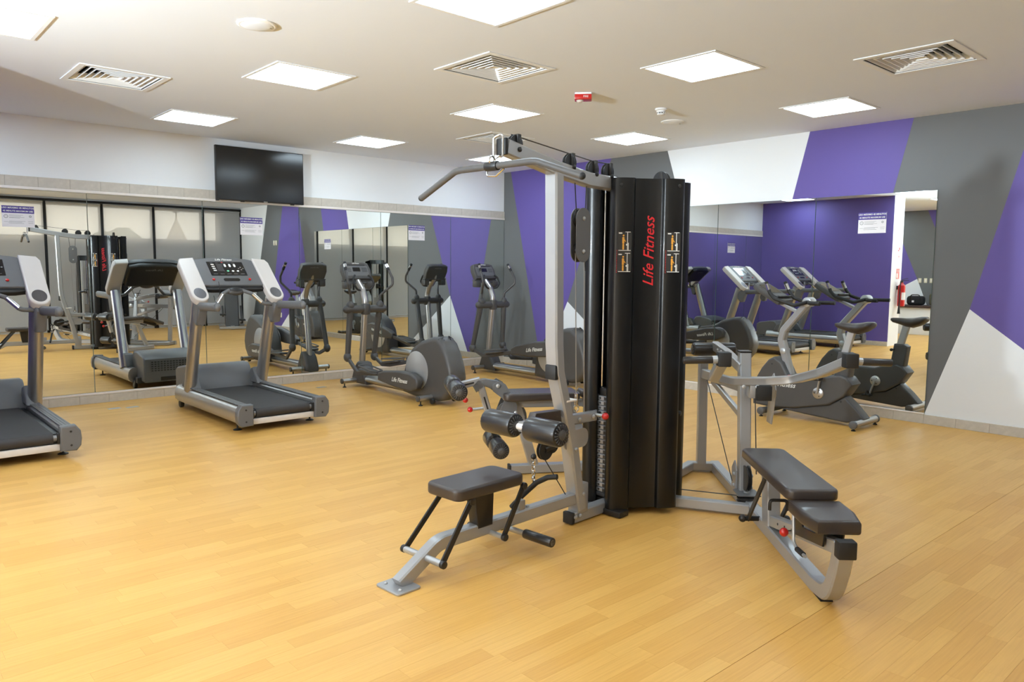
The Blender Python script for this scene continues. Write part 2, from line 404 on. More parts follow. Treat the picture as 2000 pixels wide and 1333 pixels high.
# ---- walls
T = .2
wb = struct(MB().box(((XO)/2, T/2, ZC/2), (-XO+.4, T, ZC+.24)).done('wall_back', 'white_paint', None, 0))
wr = struct(MB().box((T/2, YF/2, ZC/2), (T, -YF+.02, ZC+.24)).done('wall_right', 'grey_paint', None, 0))
wl = struct(MB().box(((XS-.27), YS/2, ZC/2), (.54, -YS, ZC)).done('wall_left', 'white_paint', None, 0))
OW0, OW1, OZ1 = -4.3, -10.7, 2.95      # glazed doors added to the unseen stretch of outer left wall for daylight
bb = MB(); bb.box((XO-T/2, OW0/2+.005, ZC/2), (T, -OW0+.01, ZC+.24)); bb.box((XO-T/2, (OW1+YF)/2, ZC/2), (T, OW1-YF, ZC+.24))
bb.box((XO-T/2, (OW0+OW1)/2, (OZ1+ZC+.12)/2), (T, OW0-OW1, ZC+.12-OZ1)); wo_ = struct(bb.done('wall_outer', 'grey_paint', None, 0))
for k in range(4):
    y0 = OW0-(OW0-OW1)/4*k; y1 = OW0-(OW0-OW1)/4*(k+1); db = MB()
    for y in (y0-.035, y1+.035): db.box((XO-.1, y, OZ1/2), (.06, .07, OZ1), bev=.004)
    for z in (.04, OZ1-.035): db.box((XO-.1, (y0+y1)/2, z), (.06, y0-y1, .07), bev=.004)
    dd = struct(db.done('added_door_%d' % (k+1), 'darkframe', None)); MB().box((XO-.1, (y0+y1)/2, OZ1/2), (.01, y0-y1-.12, OZ1-.12)).done('pane', 'glass', dd, 0)
    MB().box((XO-.05, y0-.05, 1.05), (.03, .02, .3), bev=.004).done('pull_handle', 'silver', dd)
struct(MB().box((XO-5.2, (OW0+OW1)/2, -.1), (10, 16, .16)).done('added_terrace', mat('bounce_terrace', srgb(214, 208, 198), .8, var=.06), None, 0))  # made-up pale slab, added to bounce sunlight up onto the ceiling
def paint(parent, poly, m, o, ex, ey, name='paint_field', th=.0012):
    return MB().prism(poly, o, ex, ey, th, centre=False).done(name, m, parent, 0)
# mural on the right wall, coordinates (distance from corner along -y, height); ex=-y, ey=z -> normal -x
def mural(poly, m): return paint(wr, [(-y, z) for y, z in poly], m, (0, 0, 0), (0, -1, 0), (0, 0, 1))
mural([(-.17, ZC), (-.95, 0), (-1.52, 1.1), (-2.36, ZC)], 'purple_paint')
mural([(-.95, 0), (-3.0, 0), (-1.52, 1.1)], 'white_paint')
mural([(-3.36, ZC), (-3.63, 2.40), (-5.18, 2.40), (-5.375, ZC)], 'white_paint')
mural([(-5.375, ZC), (-5.18, 2.40), (-6.33, 2.40), (-6.511, ZC)], 'purple_paint')
mural([(-7.63, ZC), (-7.15, 1.23), (-8.78, 0), (-9.37, 0), (-8.43, ZC)], 'purple_paint')
mural([(-7.15, 1.23), (-6.75, 0), (-8.78, 0)], 'white_paint')
mural([(-9.34, ZC), (-10.45, 0), (YF, 0), (YF, ZC)], 'white_paint')
# purple face of the short left wall, and the mural of the outer wall
paint(wl, [(0, 0), (-YS, 0), (-YS, ZC), (0, ZC)], 'purple_paint', (XS, YS, 0), (0, 1, 0), (0, 0, 1))
def mural2(poly, m): return paint(wo_, [(y, z) for y, z in poly], m, (XO, 0, 0), (0, 1, 0), (0, 0, 1))
mural2([(0, .3), (0, ZC), (-1.15, ZC), (-1.93, 1.42)], 'purple_paint')
mural2([(0, 0), (0, .3), (-1.93, 1.42), (-2.5, 0)], 'white_paint')
mural2([(-2.1, ZC), (-2.45, 2.4), (-3.4, ZC)], 'purple_paint')

# ---- window wall behind the camera: dark mullions, a band of clerestory glass, screen blinds
ZB0, ZB1 = 2.27, 3.08; WX0, WX1 = -9.5, -.62
b = MB()
b.box(((XO)/2, YF-T/2, ZB0/2-.05), (-XO+.4, T, ZB0+.1)); b.box(((XO)/2, YF-T/2, (ZC+.12+ZB1)/2), (-XO+.4, T, ZC+.12-ZB1))
b.box((WX1/2+.1, YF-T/2, (ZB0+ZB1)/2), (-WX1+.2, T, ZB1-ZB0)); b.box(((XO+WX0)/2-.1, YF-T/2, (ZB0+ZB1)/2), (WX0-XO+.2, T, ZB1-ZB0))
wf = struct(b.done('wall_front', 'white_paint', None, 0))
mull = [-.03, -1.05, -2.3, -3.5, -4.72, -5.94, -7.16, -8.38, -9.6]
wn = 1
for a, c in zip(mull[:-1], mull[1:]):
    x0, x1 = min(a, WX1), max(c, WX0)
    if x0 <= x1: continue
    fr = MB()
    for z in (ZB0+.02, ZB1-.02): fr.box(((x0+x1)/2, YF-.08, z), (x0-x1, .06, .04), bev=.004)
    for x in (x0-.02, x1+.02): fr.box((x, YF-.08, (ZB0+ZB1)/2), (.04, .06, ZB1-ZB0), bev=.004)
    fo = struct(fr.done('window_%d' % wn, 'darkframe', None)); wn += 1
    MB().box(((x0+x1)/2, YF-.08, (ZB0+ZB1)/2), (x0-x1-.06, .008, ZB1-ZB0-.06)).done('pane', 'glass', fo, 0)
for x in mull:
    MB().box((x, YF+.025, 1.56), (.10, .05, 3.12), bev=.004).done('mullion', 'darkframe', wf)
MB().box((-4.8, YF+.03, 3.15), (9.62, .07, .05), bev=.004).done('head_rail', 'darkframe', wf)
def blind_label(i):
    return ['pale grey roller blind on the window wall beside the right-hand mural wall'] + ['pale grey roller blind hanging between dark mullions on the window wall']*7
for i, (a, c) in enumerate(zip(mull[:-1], mull[1:])):
    xm = (a+c)/2; wd = a-c-.062
    t = thing('roller_blind', blind_label(i)[i], 'blind', (xm, YF+.075, .06), 0, 'roller blinds on the window wall')
    fb = MB(); fb.bm.faces.new([fb.bm.verts.new(q) for q in ((-wd/2, 0, 0), (wd/2, 0, 0), (wd/2, 0, 3.03), (-wd/2, 0, 3.03))]); fb.done('fabric', 'blind', t, 0)
    MB().cyl((-wd/2, 0, 3.03), (wd/2, 0, 3.03), .026).done('roller_tube', 'silver', t)
    MB().box((0, 0, .012), (wd, .012, .026), bev=.004).done('bottom_rail', 'silver', t)

# ---- far-left glazing built above is added for its daylight, out of view
# ---- stone skirting and stone band over the mirrors (12 inch tiles)
def tile_run(name, p0, dirv, nrm, n, length, z, h, d, gap=.0025):
    """a run of stone tiles starting at p0 (a corner), along dirv"""
    dirv, nrm = V(dirv), V(nrm); L = n*length
    back = MB().box(V(p0)+dirv*L/2+nrm*(d-.004)/2+V((0, 0, z+h/2)), (abs(dirv.x)*L+abs(nrm.x)*(d-.004), abs(dirv.y)*L+abs(nrm.y)*(d-.004), h-.004)).done(name, 'grout', None, 0)
    struct(back); me = None
    for i in range(n):
        sz = (abs(dirv.x)*(length-gap)+abs(nrm.x)*d, abs(dirv.y)*(length-gap)+abs(nrm.y)*d, h)
        if me is None:
            o = MB().box((0, 0, 0), sz, bev=.002, seg=1).done('stone_tile', 'stone', back); me = o.data
        else: o = bpy.data.objects.new('stone_tile', me); COL.objects.link(o); o.parent = back
        o.location = V(p0)+dirv*(length*(i+.5))+nrm*(d/2+random.uniform(0, .0008))+V((0, 0, z+h/2))
    return back
TL = .305
tile_run('baseboard_back', (-.016, 0, 0), (-1, 0, 0), (0, -1, 0), 27, (-XS-.016)/27, 0, .098, .016)
tile_run('baseboard_right', (0, -.0, 0), (0, -1, 0), (-1, 0, 0), 36, -YF/36, 0, .098, .016)
tile_run('baseboard_left', (XS, -.016, 0), (0, -1, 0), (1, 0, 0), 10, (-YS-.016)/10, 0, .098, .016)
tile_run('trim_1', (0, 0, 0), (-1, 0, 0), (0, -1, 0), 27, -XS/27, 2.452, .112, .018)
struct(MB().box((XS/2, -.011, 2.437), (-XS, .022, .03), bev=.003).done('trim_2', 'strip', None))
struct(MB().box((XS/2, -.010, .112), (-XS, .020, .026), bev=.003).done('trim_3', 'strip', None))
struct(MB().box((-.010, -4.84, .106), (.020, 3.9, .015), bev=.003).done('trim_4', 'strip', None))

# ---- wall mirrors
def mirror(x0, x1, side, label, group):
    g = .0022; z0, z1 = (.127, 2.421) if side == 'back' else (.114, 2.447)
    w_ = x0-x1-g*2; c = (x0+x1)/2; h = z1-z0
    loc = (c, -.0065, z0) if side == 'back' else (-.0065, c, z0)
    t = thing('mirror_panel', label, 'mirror', loc, 0, group)
    if side == 'back':
        MB().box((0, .0015, h/2), (w_, .005, h)).done('glass_backing', 'glassedge', t, 0)
        MB().box((0, -.0015, h/2), (w_-.004, .001, h-.004)).done('silvered_face', 'mirror', t, 0)
    else:
        MB().box((.0015, 0, h/2), (.005, w_, h)).done('glass_backing', 'glassedge', t, 0)
        MB().box((-.0015, 0, h/2), (.001, w_-.004, h-.004)).done('silvered_face', 'mirror', t, 0)
GA, GB = 'mirror panels on the wall below the television', 'mirror panels on the painted mural wall'
ax = [-.004, -1.138, -2.436, -3.737, -5.037, -6.332, -7.632, XS+.004]
al = ['narrower wall mirror panel in the corner beside the painted mural', 'wall mirror panel behind the elliptical trainer next to the corner panel', 'wall mirror panel between the two notice signs, behind an elliptical trainer',
      'wall mirror panel directly under the wall-mounted television', 'wall mirror panel behind the treadmill, left of the television', 'wall mirror panel behind the cut-off treadmill with a notice sign', 'last narrow wall mirror panel beside the purple side wall']
for a, c, l in zip(ax, ax[1:], al): mirror(a, c, 'back', l, GA)
bl = ['mural-wall mirror panel partly hidden by the black weight tower', 'mural-wall mirror panel in the middle, behind the exercise bike handlebars', 'mural-wall mirror panel with a notice sign, behind the bike saddle']
for a, c, l in zip([-2.89, -4.19, -5.49], [-4.19, -5.49, -6.79], bl): mirror(a, c, 'right', l, GB)

# ---- ceiling lights
def light_label(x, y):
    if (x, y) == (LX[2], LY[0]): return 'square recessed ceiling light panel in the row by the mirror wall, left of the television'
    if (x, y) == (LX[1], LY[0]): return 'square recessed ceiling light panel in the row by the mirror wall, right of the television'
    if (x, y) == (LX[0], LY[0]): return 'square recessed ceiling light panel in the far room corner behind the pulldown bar'
    if (x, y) == (LX[2], LY[1]): return 'square recessed ceiling light panel between the left air vent and the round ceiling speaker'
    if (x, y) == (LX[1], LY[1]): return 'square recessed ceiling light panel between two air vents above the lat tower arm'
    if (x, y) == (LX[0], LY[1]): return 'square recessed ceiling light panel behind the black weight tower, near the mural wall'
    if (x, y) == (LX[1], LY[2]): return 'large bright square ceiling light panel nearest the red fire alarm'
    if (x, y) == (LX[0], LY[2]): return 'square recessed ceiling light panel by the mural wall in front of the right air vent'
    if (x, y) == (LX[2], LY[2]): return 'square recessed ceiling light panel beside the middle air vent, on the window-wall side'
    if (x, y) == (LX[3], LY[1]): return 'square recessed ceiling light panel beside the left air vent, towards the short purple wall'
    return 'square white recessed ceiling light panel with thin frame'
proto = None
for x in LX:
    for y in LY:
        lb = light_label(x, y)
        if proto is None:
            t = proto = thing('ceiling_light', lb, 'light', (x, y, ZC), 0, 'square ceiling light panels')
            fr = MB()
            for s in (-1, 1):
                fr.box((s*.335, 0, -.004), (.03, .70, .008), bev=.002, seg=1); fr.box((0, s*.335, -.004), (.64, .03, .008), bev=.002, seg=1)
            fr.done('frame', 'white_paint', t)
            MB().box((0, 0, -.0025), (.64, .64, .003)).done('diffuser', 'lamp', t, 0)
        else: dup(proto, (x, y, ZC), lb)
# ---- air vents: four-way louvres
vl = ['square louvred ceiling air vent in front of the wall with the television', 'square louvred ceiling air vent between the round speaker and the red fire alarm', 'square louvred ceiling air vent closest to the painted mural wall', 'small-looking louvred ceiling air vent above the lat pulldown arm',
      'square louvred ceiling air vent near the window wall', 'square louvred ceiling air vent beside the short purple wall']
proto = None
for (x, y), lb in zip(VENTS, vl):
    if proto: dup(proto, (x, y, ZC), lb); continue
    t = proto = thing('air_vent', lb, 'air vent', (x, y, ZC), 0, 'ceiling air vents')
    fr = MB()
    for s in (-1, 1):
        fr.box((s*.325, 0, -.004), (.05, .70, .008), bev=.002, seg=1); fr.box((0, s*.325, -.004), (.60, .05, .008), bev=.002, seg=1)
    fr.done('frame', 'white_paint', t)
    d = MB()
    for s in (-1, 1): d.box((s*.306, 0, .09), (.006, .62, .18)); d.box((0, s*.306, .09), (.61, .006, .18))
    d.box((0, 0, .178), (.61, .61, .006)); d.done('duct', 'ductwall', t, 0)
    for k in range(6):
        ro = .285-k*.047; ri = ro-.031; zt, zb = .048, .0
        lm = MB()
        for rot in range(4):
            q = Matrix.Rotation(rot*PI/2, 3, 'Z')
            P = [q @ V(p) for p in ((-ro, ro, zb), (ro, ro, zb), (ri, ri, zt), (-ri, ri, zt))]
            P2 = [p+V((0, 0, .004)) for p in P]
            v = [lm.bm.verts.new(p) for p in P+P2]
            for f in ((0, 1, 2, 3), (7, 6, 5, 4), (0, 4, 5, 1), (1, 5, 6, 2), (2, 6, 7, 3), (3, 7, 4, 0)): lm.bm.faces.new([v[i] for i in f])
        for s in (-1, 1): lm.box((s*(ro+.002), 0, .003), (.006, 2*ro+.010, .006)); lm.box((0, s*(ro+.002), .003), (2*ro-.002, .006, .006))
        lm.done('louvre', 'white_paint', t, 0)
    MB().box((0, 0, .012), (.05, .05, .006)).done('core_plate', 'white_paint', t, 0)
# ---- round speakers, smoke detector, fire alarm
for (x, y), lb in (((-6.34, -4.72), 'round white ceiling speaker between two light panels, its dome proud of the ceiling'), ((-1.62, -4.63), 'flat round white ceiling speaker beside the smoke detector')):
    t = thing('ceiling_speaker', lb, 'speaker', (x, y, ZC), 0, 'round ceiling speakers')
    MB().lathe([(.130, 0), (.130, -.006), (.122, -.011), (.112, -.011)], (0, 0, 0)).done('rim', 'white_paint', t)
    MB().lathe([(.111, -.009), (.10, -.014), (.06, -.019), (.001, -.021)], (0, 0, 0)).done('grille', 'ceiling_paint', t)
    MB().box((.085, -.03, -.0165), (.018, .006, .003)).done('maker_badge', 'greyprint', t, 0)
t = thing('smoke_detector', 'white round smoke detector on the ceiling next to a flat speaker', 'detector', (-2.25, -4.95, ZC))
MB().lathe([(.062, 0), (.062, -.012), (.05, -.02)], (0, 0, 0)).done('base', 'white_paint', t)
MB().lathe([(.047, -.02), (.045, -.034), (.032, -.038)], (0, 0, 0)).done('upper_chamber', 'white_paint', t)
for k in range(10):
    a = 2*PI*k/10; MB().box((.038*math.cos(a), .038*math.sin(a), -.044), (.006, .008, .014), rot=(0, 0, a)).done('chamber_rib', 'white_paint', t, 0)
MB().lathe([(.03, -.036), (.03, -.052)], (0, 0, 0)).done('sensing_chamber', 'black', t)
MB().lathe([(.042, -.05), (.036, -.06), (.012, -.066), (.001, -.067)], (0, 0, 0)).done('cap', 'white_paint', t)
t = thing('fire_alarm', 'red fire alarm strobe box on the ceiling', 'fire alarm', (-3.3, -4.86, ZC), R(-48))
MB().box((0, 0, -.008), (.15, .115, .016), bev=.003).done('mounting_plate', 'white_paint', t)
MB().box((0, 0, -.038), (.155, .12, .046), bev=.006).done('housing', 'red', t)
MB().lathe([(.034, -.061), (.031, -.068), (.02, -.08), (.001, -.084)], (-.03, -.0, 0)).done('strobe_lens', 'ltgrey', t)
text('FIRE', .026, (.025, -.0606, -.038), (1, 0, 0), (0, 0, 1), 'whiteprint', t)
# ---- television
tv = thing('television', 'black flat wall-mounted television, switched off, over the mirrors', 'television', (-4.315, -.12, 2.442))
MB().box((0, 0, .335), (1.178, .045, .676), bev=.005).done('cabinet', 'black', tv)
MB().box((0, -.0235, .338), (1.158, .003, .655)).done('screen', 'tvscreen', tv, 0)
MB().box((-.57, -.0, -.004), (.03, .05, .02), bev=.003).done('sensor_pod', 'black', tv)
MB().box((.05, -.0235, .004), (.05, .002, .006)).done('maker_badge', 'whiteprint', tv, 0)
MB().box((0, .05, .33), (.42, .055, .3), bev=.004).box((-.18, .085, .33), (.04, .06, .5)).box((.18, .085, .33), (.04, .06, .5)).done('wall_bracket', 'blackmetal', tv)
for x in (-.25, .43): MB().box((x, .0, -.007), (.05, .03, .014), bev=.003).done('foot_socket', 'black', tv)
# ---- notice signs stuck on the mirrors
def sign(loc, rz, label):
    t = thing('notice_sign', label, 'sign', loc, rz, 'forty-five minute notice signs on the mirrors')
    W_, H_ = .300, .226
    MB().box((0, -.0015, H_/2), (W_, .003, H_)).done('card', 'paper', t, 0)
    MB().box((0, -.0034, H_-.0385), (W_, .001, .077)).done('header_band', 'purpleprint', t, 0)
    ex, ez = (1, 0, 0), (0, 0, 1)
    text('USO MÁXIMO 45 MINUTOS', .0245, (0, -.0042, H_-.022), ex, ez, 'whiteprint', t, 'header_lettering', bold=.0006)
    text('45 MINUTE MAXIMUM USE', .0235, (0, -.0042, H_-.056), ex, ez, 'whiteprint', t, 'header_lettering', bold=.0006)
    ck = MB().torus((-.113, -.0036, .112), (0, 1, 0), .0175, .0022, n=20, m=4); ck.box((-.113, -.0038, .117), (.0022, .0008, .011)); ck.box((-.109, -.0038, .111), (.009, .0008, .0022)); ck.done('clock_symbol', 'greyprint', t)
    MB().torus((.112, -.0036, .118), (0, 1, 0), .009, .0026, n=14, m=4).done('dial_symbol', 'greyprint', t)
    ln = MB()
    for (x, z, w_) in ((-.02, .128, .13), (-.03, .117, .11), (-.015, .104, .14), (-.035, .097, .10), (-.01, .062, .15), (-.03, .052, .13), (-.02, .04, .14), (-.115, .055, .035), (.113, .062, .05), (.113, .045, .045)):
        ln.box((x, -.0034, z), (w_, .0006, .0024))
    ln.done('small_print', 'greyprint', t, 0)
sign((-7.003, -.0088, 2.012), 0, 'white and purple notice sign on the mirror behind the cut-off treadmill')
sign((-4.408, -.0088, 2.018), 0, 'white and purple notice sign on the mirror below the television')
sign((-1.795, -.0088, 2.030), 0, 'white and purple notice sign on the mirror above an elliptical trainer')
sign((-.0088, -6.14, 2.022), R(-90), 'white and purple notice sign on the mural-wall mirror, seen against purple paint')
# ---- switches and sockets
def plate(loc, rz, label):
    t = thing('switch_plate', label, 'switch', loc, rz)
    MB().box((0, -.004, 0), (.075, .008, .12), bev=.003).done('cover', 'ivory', t); MB().box((0, -.009, 0), (.03, .004, .06), bev=.0015).done('rocker', 'strip', t)
plate((0, -8.86, 2.22), R(-90), 'ivory switch plate high on the grey mural wall, the one next to the purple'); plate((0, -8.98, 2.22), R(-90), 'ivory switch plate high on the grey mural wall, the one away from the purple'); plate((0, -8.65, .38), R(-90), 'ivory socket plate low on the purple mural field')
for k, y in enumerate((-2.0, -2.14, -2.28)): plate((XO, y, 1.38), R(90), 'ivory switch plate above the desk on the outer wall, %s of three' % ('nearest the purple', 'middle', 'farthest from the purple')[k])
# ---- floor socket covers and floor tapes
for (x, y), lb in (((-6.26, -.50), 'small metal floor socket cover nearest the left treadmill, by the mirror skirting'), ((-6.08, -.54), 'small metal floor socket cover nearest the middle treadmill, by the mirror skirting'), ((-3.74, -.57), 'small metal floor socket cover beside the front foot of an elliptical trainer'), ((-1.43, -.47), 'small metal floor socket cover beside the corner elliptical trainer')):
    t = thing('floor_socket', lb, 'floor socket', (x, y, 0), R(4))
    MB().box((0, 0, .0015), (.13, .075, .003), bev=.001, seg=1).done('frame', 'alu', t); MB().box((0, .01, .0035), (.10, .03, .002)).done('flap', 'silver', t, 0)
# ================================================================== treadmills
def foot(b, x, y, h=.05, r=.035):
    b.lathe([(r, 0), (r, .006), (r*.6, .014), (.009, .016), (.009, h)], (x, y, 0), n=14)
def make_treadmill(label):
    t = thing('treadmill', label, 'treadmill', (0, 0, 0), 0, 'treadmills facing the mirrors')
    for s in (-1, 1):
        # rounded side rail (extrusion along y)
        prof = [(.335, .245), (.335, .085), (.40, .075), (.432, .088), (.456, .125), (.462, .17), (.455, .215), (.435, .25), (.405, .268), (.37, .27)]
        poly = [(s*x, z) for x, z in prof]
        if s < 0: poly = poly[::-1]
        rail = MB().prism(poly, (0, -.2, 0), (1, 0, 0), (0, 0, 1), 1.76).done('side_rail', 'alu', t, 30)
        MB().box((s*.388, -.34, .2715), (.085, 1.44, .007), bev=.002, seg=1).done('foot_strip', 'mdgrey', rail)
        rib = MB()
        for k in range(52):
            for q in range(3): rib.box((s*(.362+q*.026), -1.03+k*.0268, .2755), (.012, .016, .0025))
        o = rib.done('tread_studs', 'mdgrey', rail, 0); o['kind'] = 'stuff'
        cap = MB().prism([(s*x, z) for x, z in ([(.325, .28), (.325, .075), (.44, .068), (.475, .11), (.482, .17), (.475, .235), (.44, .285)])][::s], (0, -1.115, 0), (1, 0, 0), (0, 0, 1), .085, bev=.012).done('end_cap', 'mdgrey', t)
        for z in (.12, .235): MB().cyl((s*.40, -1.154, z), (s*.40, -1.161, z), .009, n=10).done('screw', 'black', cap)
        MB().box((s*.318, -1.10, .18), (.022, .05, .09), bev=.004).done('belt_guard', 'black', t)
        b = MB(); foot(b, s*.385, -.90, .09, .042); b.done('levelling_foot', 'black', t)
        MB().cyl((s*.385-.02, .70, .045), (s*.385+.02, .70, .045), .045, bev=.006).done('front_wheel', 'black', t)
        MB().box((s*.385, .70, .07), (.03, .09, .08), bev=.004).done('wheel_bracket', 'blackmetal', t)
        # upright with boot
        up_ = MB().oval([(s*.405, .345, .24), (s*.405, .03, 1.20), (s*.405, .012, 1.255)], .078, .062, upv=(1, 0, 0)).done('upright', 'alu', t)
        MB().prism([(.24, .262), (.52, .262), (.52, .30), (.44, .42), (.37, .44), (.28, .33)], (s*.375, 0, 0), (0, 1, 0), (0, 0, 1), .12, bev=.02).done('upright_boot', 'mdgrey', t)
        # pale console wing with round tube cut
        d = V((0, .75, .66)).normalized(); n_ = V((1, 0, 0)).cross(d)
        W_ = .088; pts = []
        for i in range(13):
            a = PI+PI*i/12; pts.append((W_*math.cos(a), .09+W_*math.sin(a)*1.15))
        pts += [(W_, .60), (W_*.7, .655), (-W_, .675)] if s > 0 else [(W_, .675), (-W_*.7, .655), (-W_, .60)]
        wing = MB().prism(pts, V((s*.415, -.13, 1.225))-n_*.0, (1, 0, 0), d, .085, bev=.014, ang=40).done('console_wing', 'ltgrey', t, 40)
        MB().prism(circ(.062, 24, 0, .10, 1, 1.28), V((s*.415, -.13, 1.225))+n_*.0425, (1, 0, 0), d, .004, bev=.001).done('tube_end', 'tubecut', wing)
        # side handrail with boot
        MB().bar([(s*.405, .06, 1.175), (s*.425, -.10, 1.185), (s*.455, -.62, 1.20), (s*.455, -.66, 1.20)], .066, .085, bev=.024, fil=.08).ball((s*.455, -.655, 1.20), .04, (.8, .9, 1.05)).done('side_handrail', 'mdgrey', t, 50)
        MB().prism([(.05, 1.20), (.03, 1.05), (-.03, .98), (-.09, .99), (-.12, 1.08), (-.16, 1.18), (-.12, 1.22)], (s*.412, 0, 0), (0, 1, 0), (0, 0, 1), .10, bev=.022).done('handrail_boot', 'mdgrey', t, 50)
        MB().tube([(s*.37, -.08, 1.19), (s*.26, -.09, 1.20), (s*.16, -.03, 1.31), (s*.07, .02, 1.345)], .021, fil=.06).done('cross_handle', 'mdgrey', t)
        MB().tube([(s*.25, -.087, 1.212), (s*.17, -.036, 1.302)], .0225).done('pulse_sensor', 'chrome', t)
    MB().box((0, -.33, .17), (.66, 1.52, .10), bev=.01).done('deck', 'black', t)
    b = MB().box((0, -.33, .221), (.56, 1.50, .010)); b.cyl((-.28, -1.075, .181), (.28, -1.075, .181), .046, n=24); b.done('running_belt', 'belt', t)
    MB().cyl((-.315, -1.075, .181), (.315, -1.075, .181), .03).done('rear_roller', 'steel', t)
    MB().box((0, -1.10, .105), (.65, .03, .055), bev=.005).done('rear_crossbar', 'ltgrey', t)
    h = MB().prism([(.405, .235), (.50, .45), (.55, .485), (.66, .485), (.93, .44), (.985, .40), (.985, .10), (.405, .12)], (0, 0, 0), (0, 1, 0), (0, 0, 1), .70, bev=.022, ang=20).done('motor_cover', 'mdgrey', t, 50)
    gm = MB()
    for k in range(14):
        for q in range(5): gm.box((-.25+k*.0385, .986, .25+q*.028), (.024, .006, .014))
    gm.done('motor_grille', 'black', h, 0)
    MB().box((0, .988, .14), (.30, .006, .05), bev=.004).done('front_plate', 'black', h)
    MB().torus((.29, .99, .33), (0, 1, 0), .03, .004, n=18, m=5).done('round_emblem', 'ltgrey', h)
    MB().box((0, .82, .12), (.80, .09, .08), bev=.01).done('front_crossbeam', 'black', t)
    # console
    d = V((0, .75, .66)).normalized(); n_ = V((1, 0, 0)).cross(d); o = V((0, .055, 1.388))
    arch = [(-.335, 0), (.335, 0), (.335, .40)]+[(.335*math.cos(PI*i/14), .40+.055*math.sin(PI*i/14)) for i in range(1, 14)]+[(-.335, .40)]
    c = MB().prism(arch, o-n_*.01, (1, 0, 0), d, .06, bev=.010, ang=50).done('console', 'mdgrey', t, 30)
    MB().prism([(-.33, .0), (.33, .0), (.33, -.035), (.25, -.05), (-.25, -.05), (-.33, -.035)], o-n_*.025, (1, 0, 0), d, .05, bev=.008).done('console_lip', 'black', c)
    MB().prism([(-.32, .02), (.32, .02), (.32, .40), (.2, .44), (-.2, .44), (-.32, .40)], o-n_*.07, (1, 0, 0), d, .075, bev=.025, ang=20).done('console_back', 'black', c, 40)
    f = o+n_*.0212
    p_ = MB().prism(rrect(.40, .225, .006, cx=.0, cy=.265), f, (1, 0, 0), d, .003).done('display_panel', 'screen', t)
    g = f+n_*.003
    def pad(x, y, w_, h_, m, nm, r=None): return MB().prism(rrect(w_, h_, min(w_, h_)*.48 if r is None else r, cx=x, cy=y), g, (1, 0, 0), d, .002).done(nm, m, p_)
    for k in range(4): pad(-.145+k*.002, .33-k*.032, .034, .014, 'whiteprint', 'program_key', .003)
    for k in range(3): pad(-.01+k*.053, .315, .023, .05, 'whiteprint', 'adjust_key')
    for k in range(3): pad(.0+k*.055, .225, .026, .022, 'green' if k == 0 else 'whiteprint', 'start_key')
    for x, y in ((.155, .285), (.155, .245), (.13, .265), (.18, .265)): pad(x, y, .017, .014, 'greyprint', 'arrow_key')
    gm = MB()
    for k in range(6):
        gm.prism(rrect(.0025, .10, .001, cx=-.10+k*.011, cy=.28), g, (1, 0, 0), d, .001)
    gm.prism(rrect(.075, .0025, .001, cx=-.072, cy=.332), g, (1, 0, 0), d, .001); gm.prism(rrect(.075, .0025, .001, cx=-.072, cy=.228), g, (1, 0, 0), d, .001)
    for k in range(5): gm.prism(rrect(.045, .005, .001, cx=-.15+k*.075, cy=.176), g, (1, 0, 0), d, .001)
    for k in range(5): gm.prism(rrect(.03, .004, .001, cx=-.15+k*.06, cy=.356), g, (1, 0, 0), d, .001)
    gm.done('panel_markings', 'greyprint', p_, 0)['kind'] = 'stuff'
    MB().prism(rrect(.02, .009, .002, cx=-.03, cy=.367), g, (1, 0, 0), d, .001).done('red_indicator', 'redprint', p_)
    MB().prism(rrect(.18, .045, .022, cx=0, cy=.085), f, (1, 0, 0), d, .004).done('hand_window', 'screen', c)
    for x, y in ((-.2, .085), (.2, .085)):
        MB().cyl(f+V((x, 0, 0))+d*y, f+V((x, 0, 0))+d*y+n_*.012, .015, n=16, bev=.003).done('stop_button', 'red', c)
    logo(f+d*.415+n_*.001, (1, 0, 0), d, .042, 'whiteprint', c)
    logo(V((0, 0, 0))+o-n_*.109+d*.36, (-1, 0, 0), d, .05, 'greyprint', c)
    pod = MB().ball((0, .03, 1.335), .10, (1.0, .62, .42), 18, rot=(R(25), 0, 0)).done('handle_pod', 'dkgrey', t)
    MB().ball((0, .012, 1.352), .08, (.95, .55, .3), 16, rot=(R(25), 0, 0)).done('pod_bowl', 'black', pod)
    MB().tube([(-.18, .02, 1.44), (-.185, -.02, 1.38), (-.18, .0, 1.25), (-.17, .12, 1.15), (-.15, .25, 1.28)], .0035, 6, fil=.06).done('safety_cord', 'black', t)
    return t
tm = make_treadmill('grey treadmill standing free in front of the mirror, right of the cut-off one')
tm.location = (-5.27, -1.59, 0)
dup(tm, (-7.55, -1.59, 0), 'grey treadmill cut off by the picture edge, beside the short purple wall')

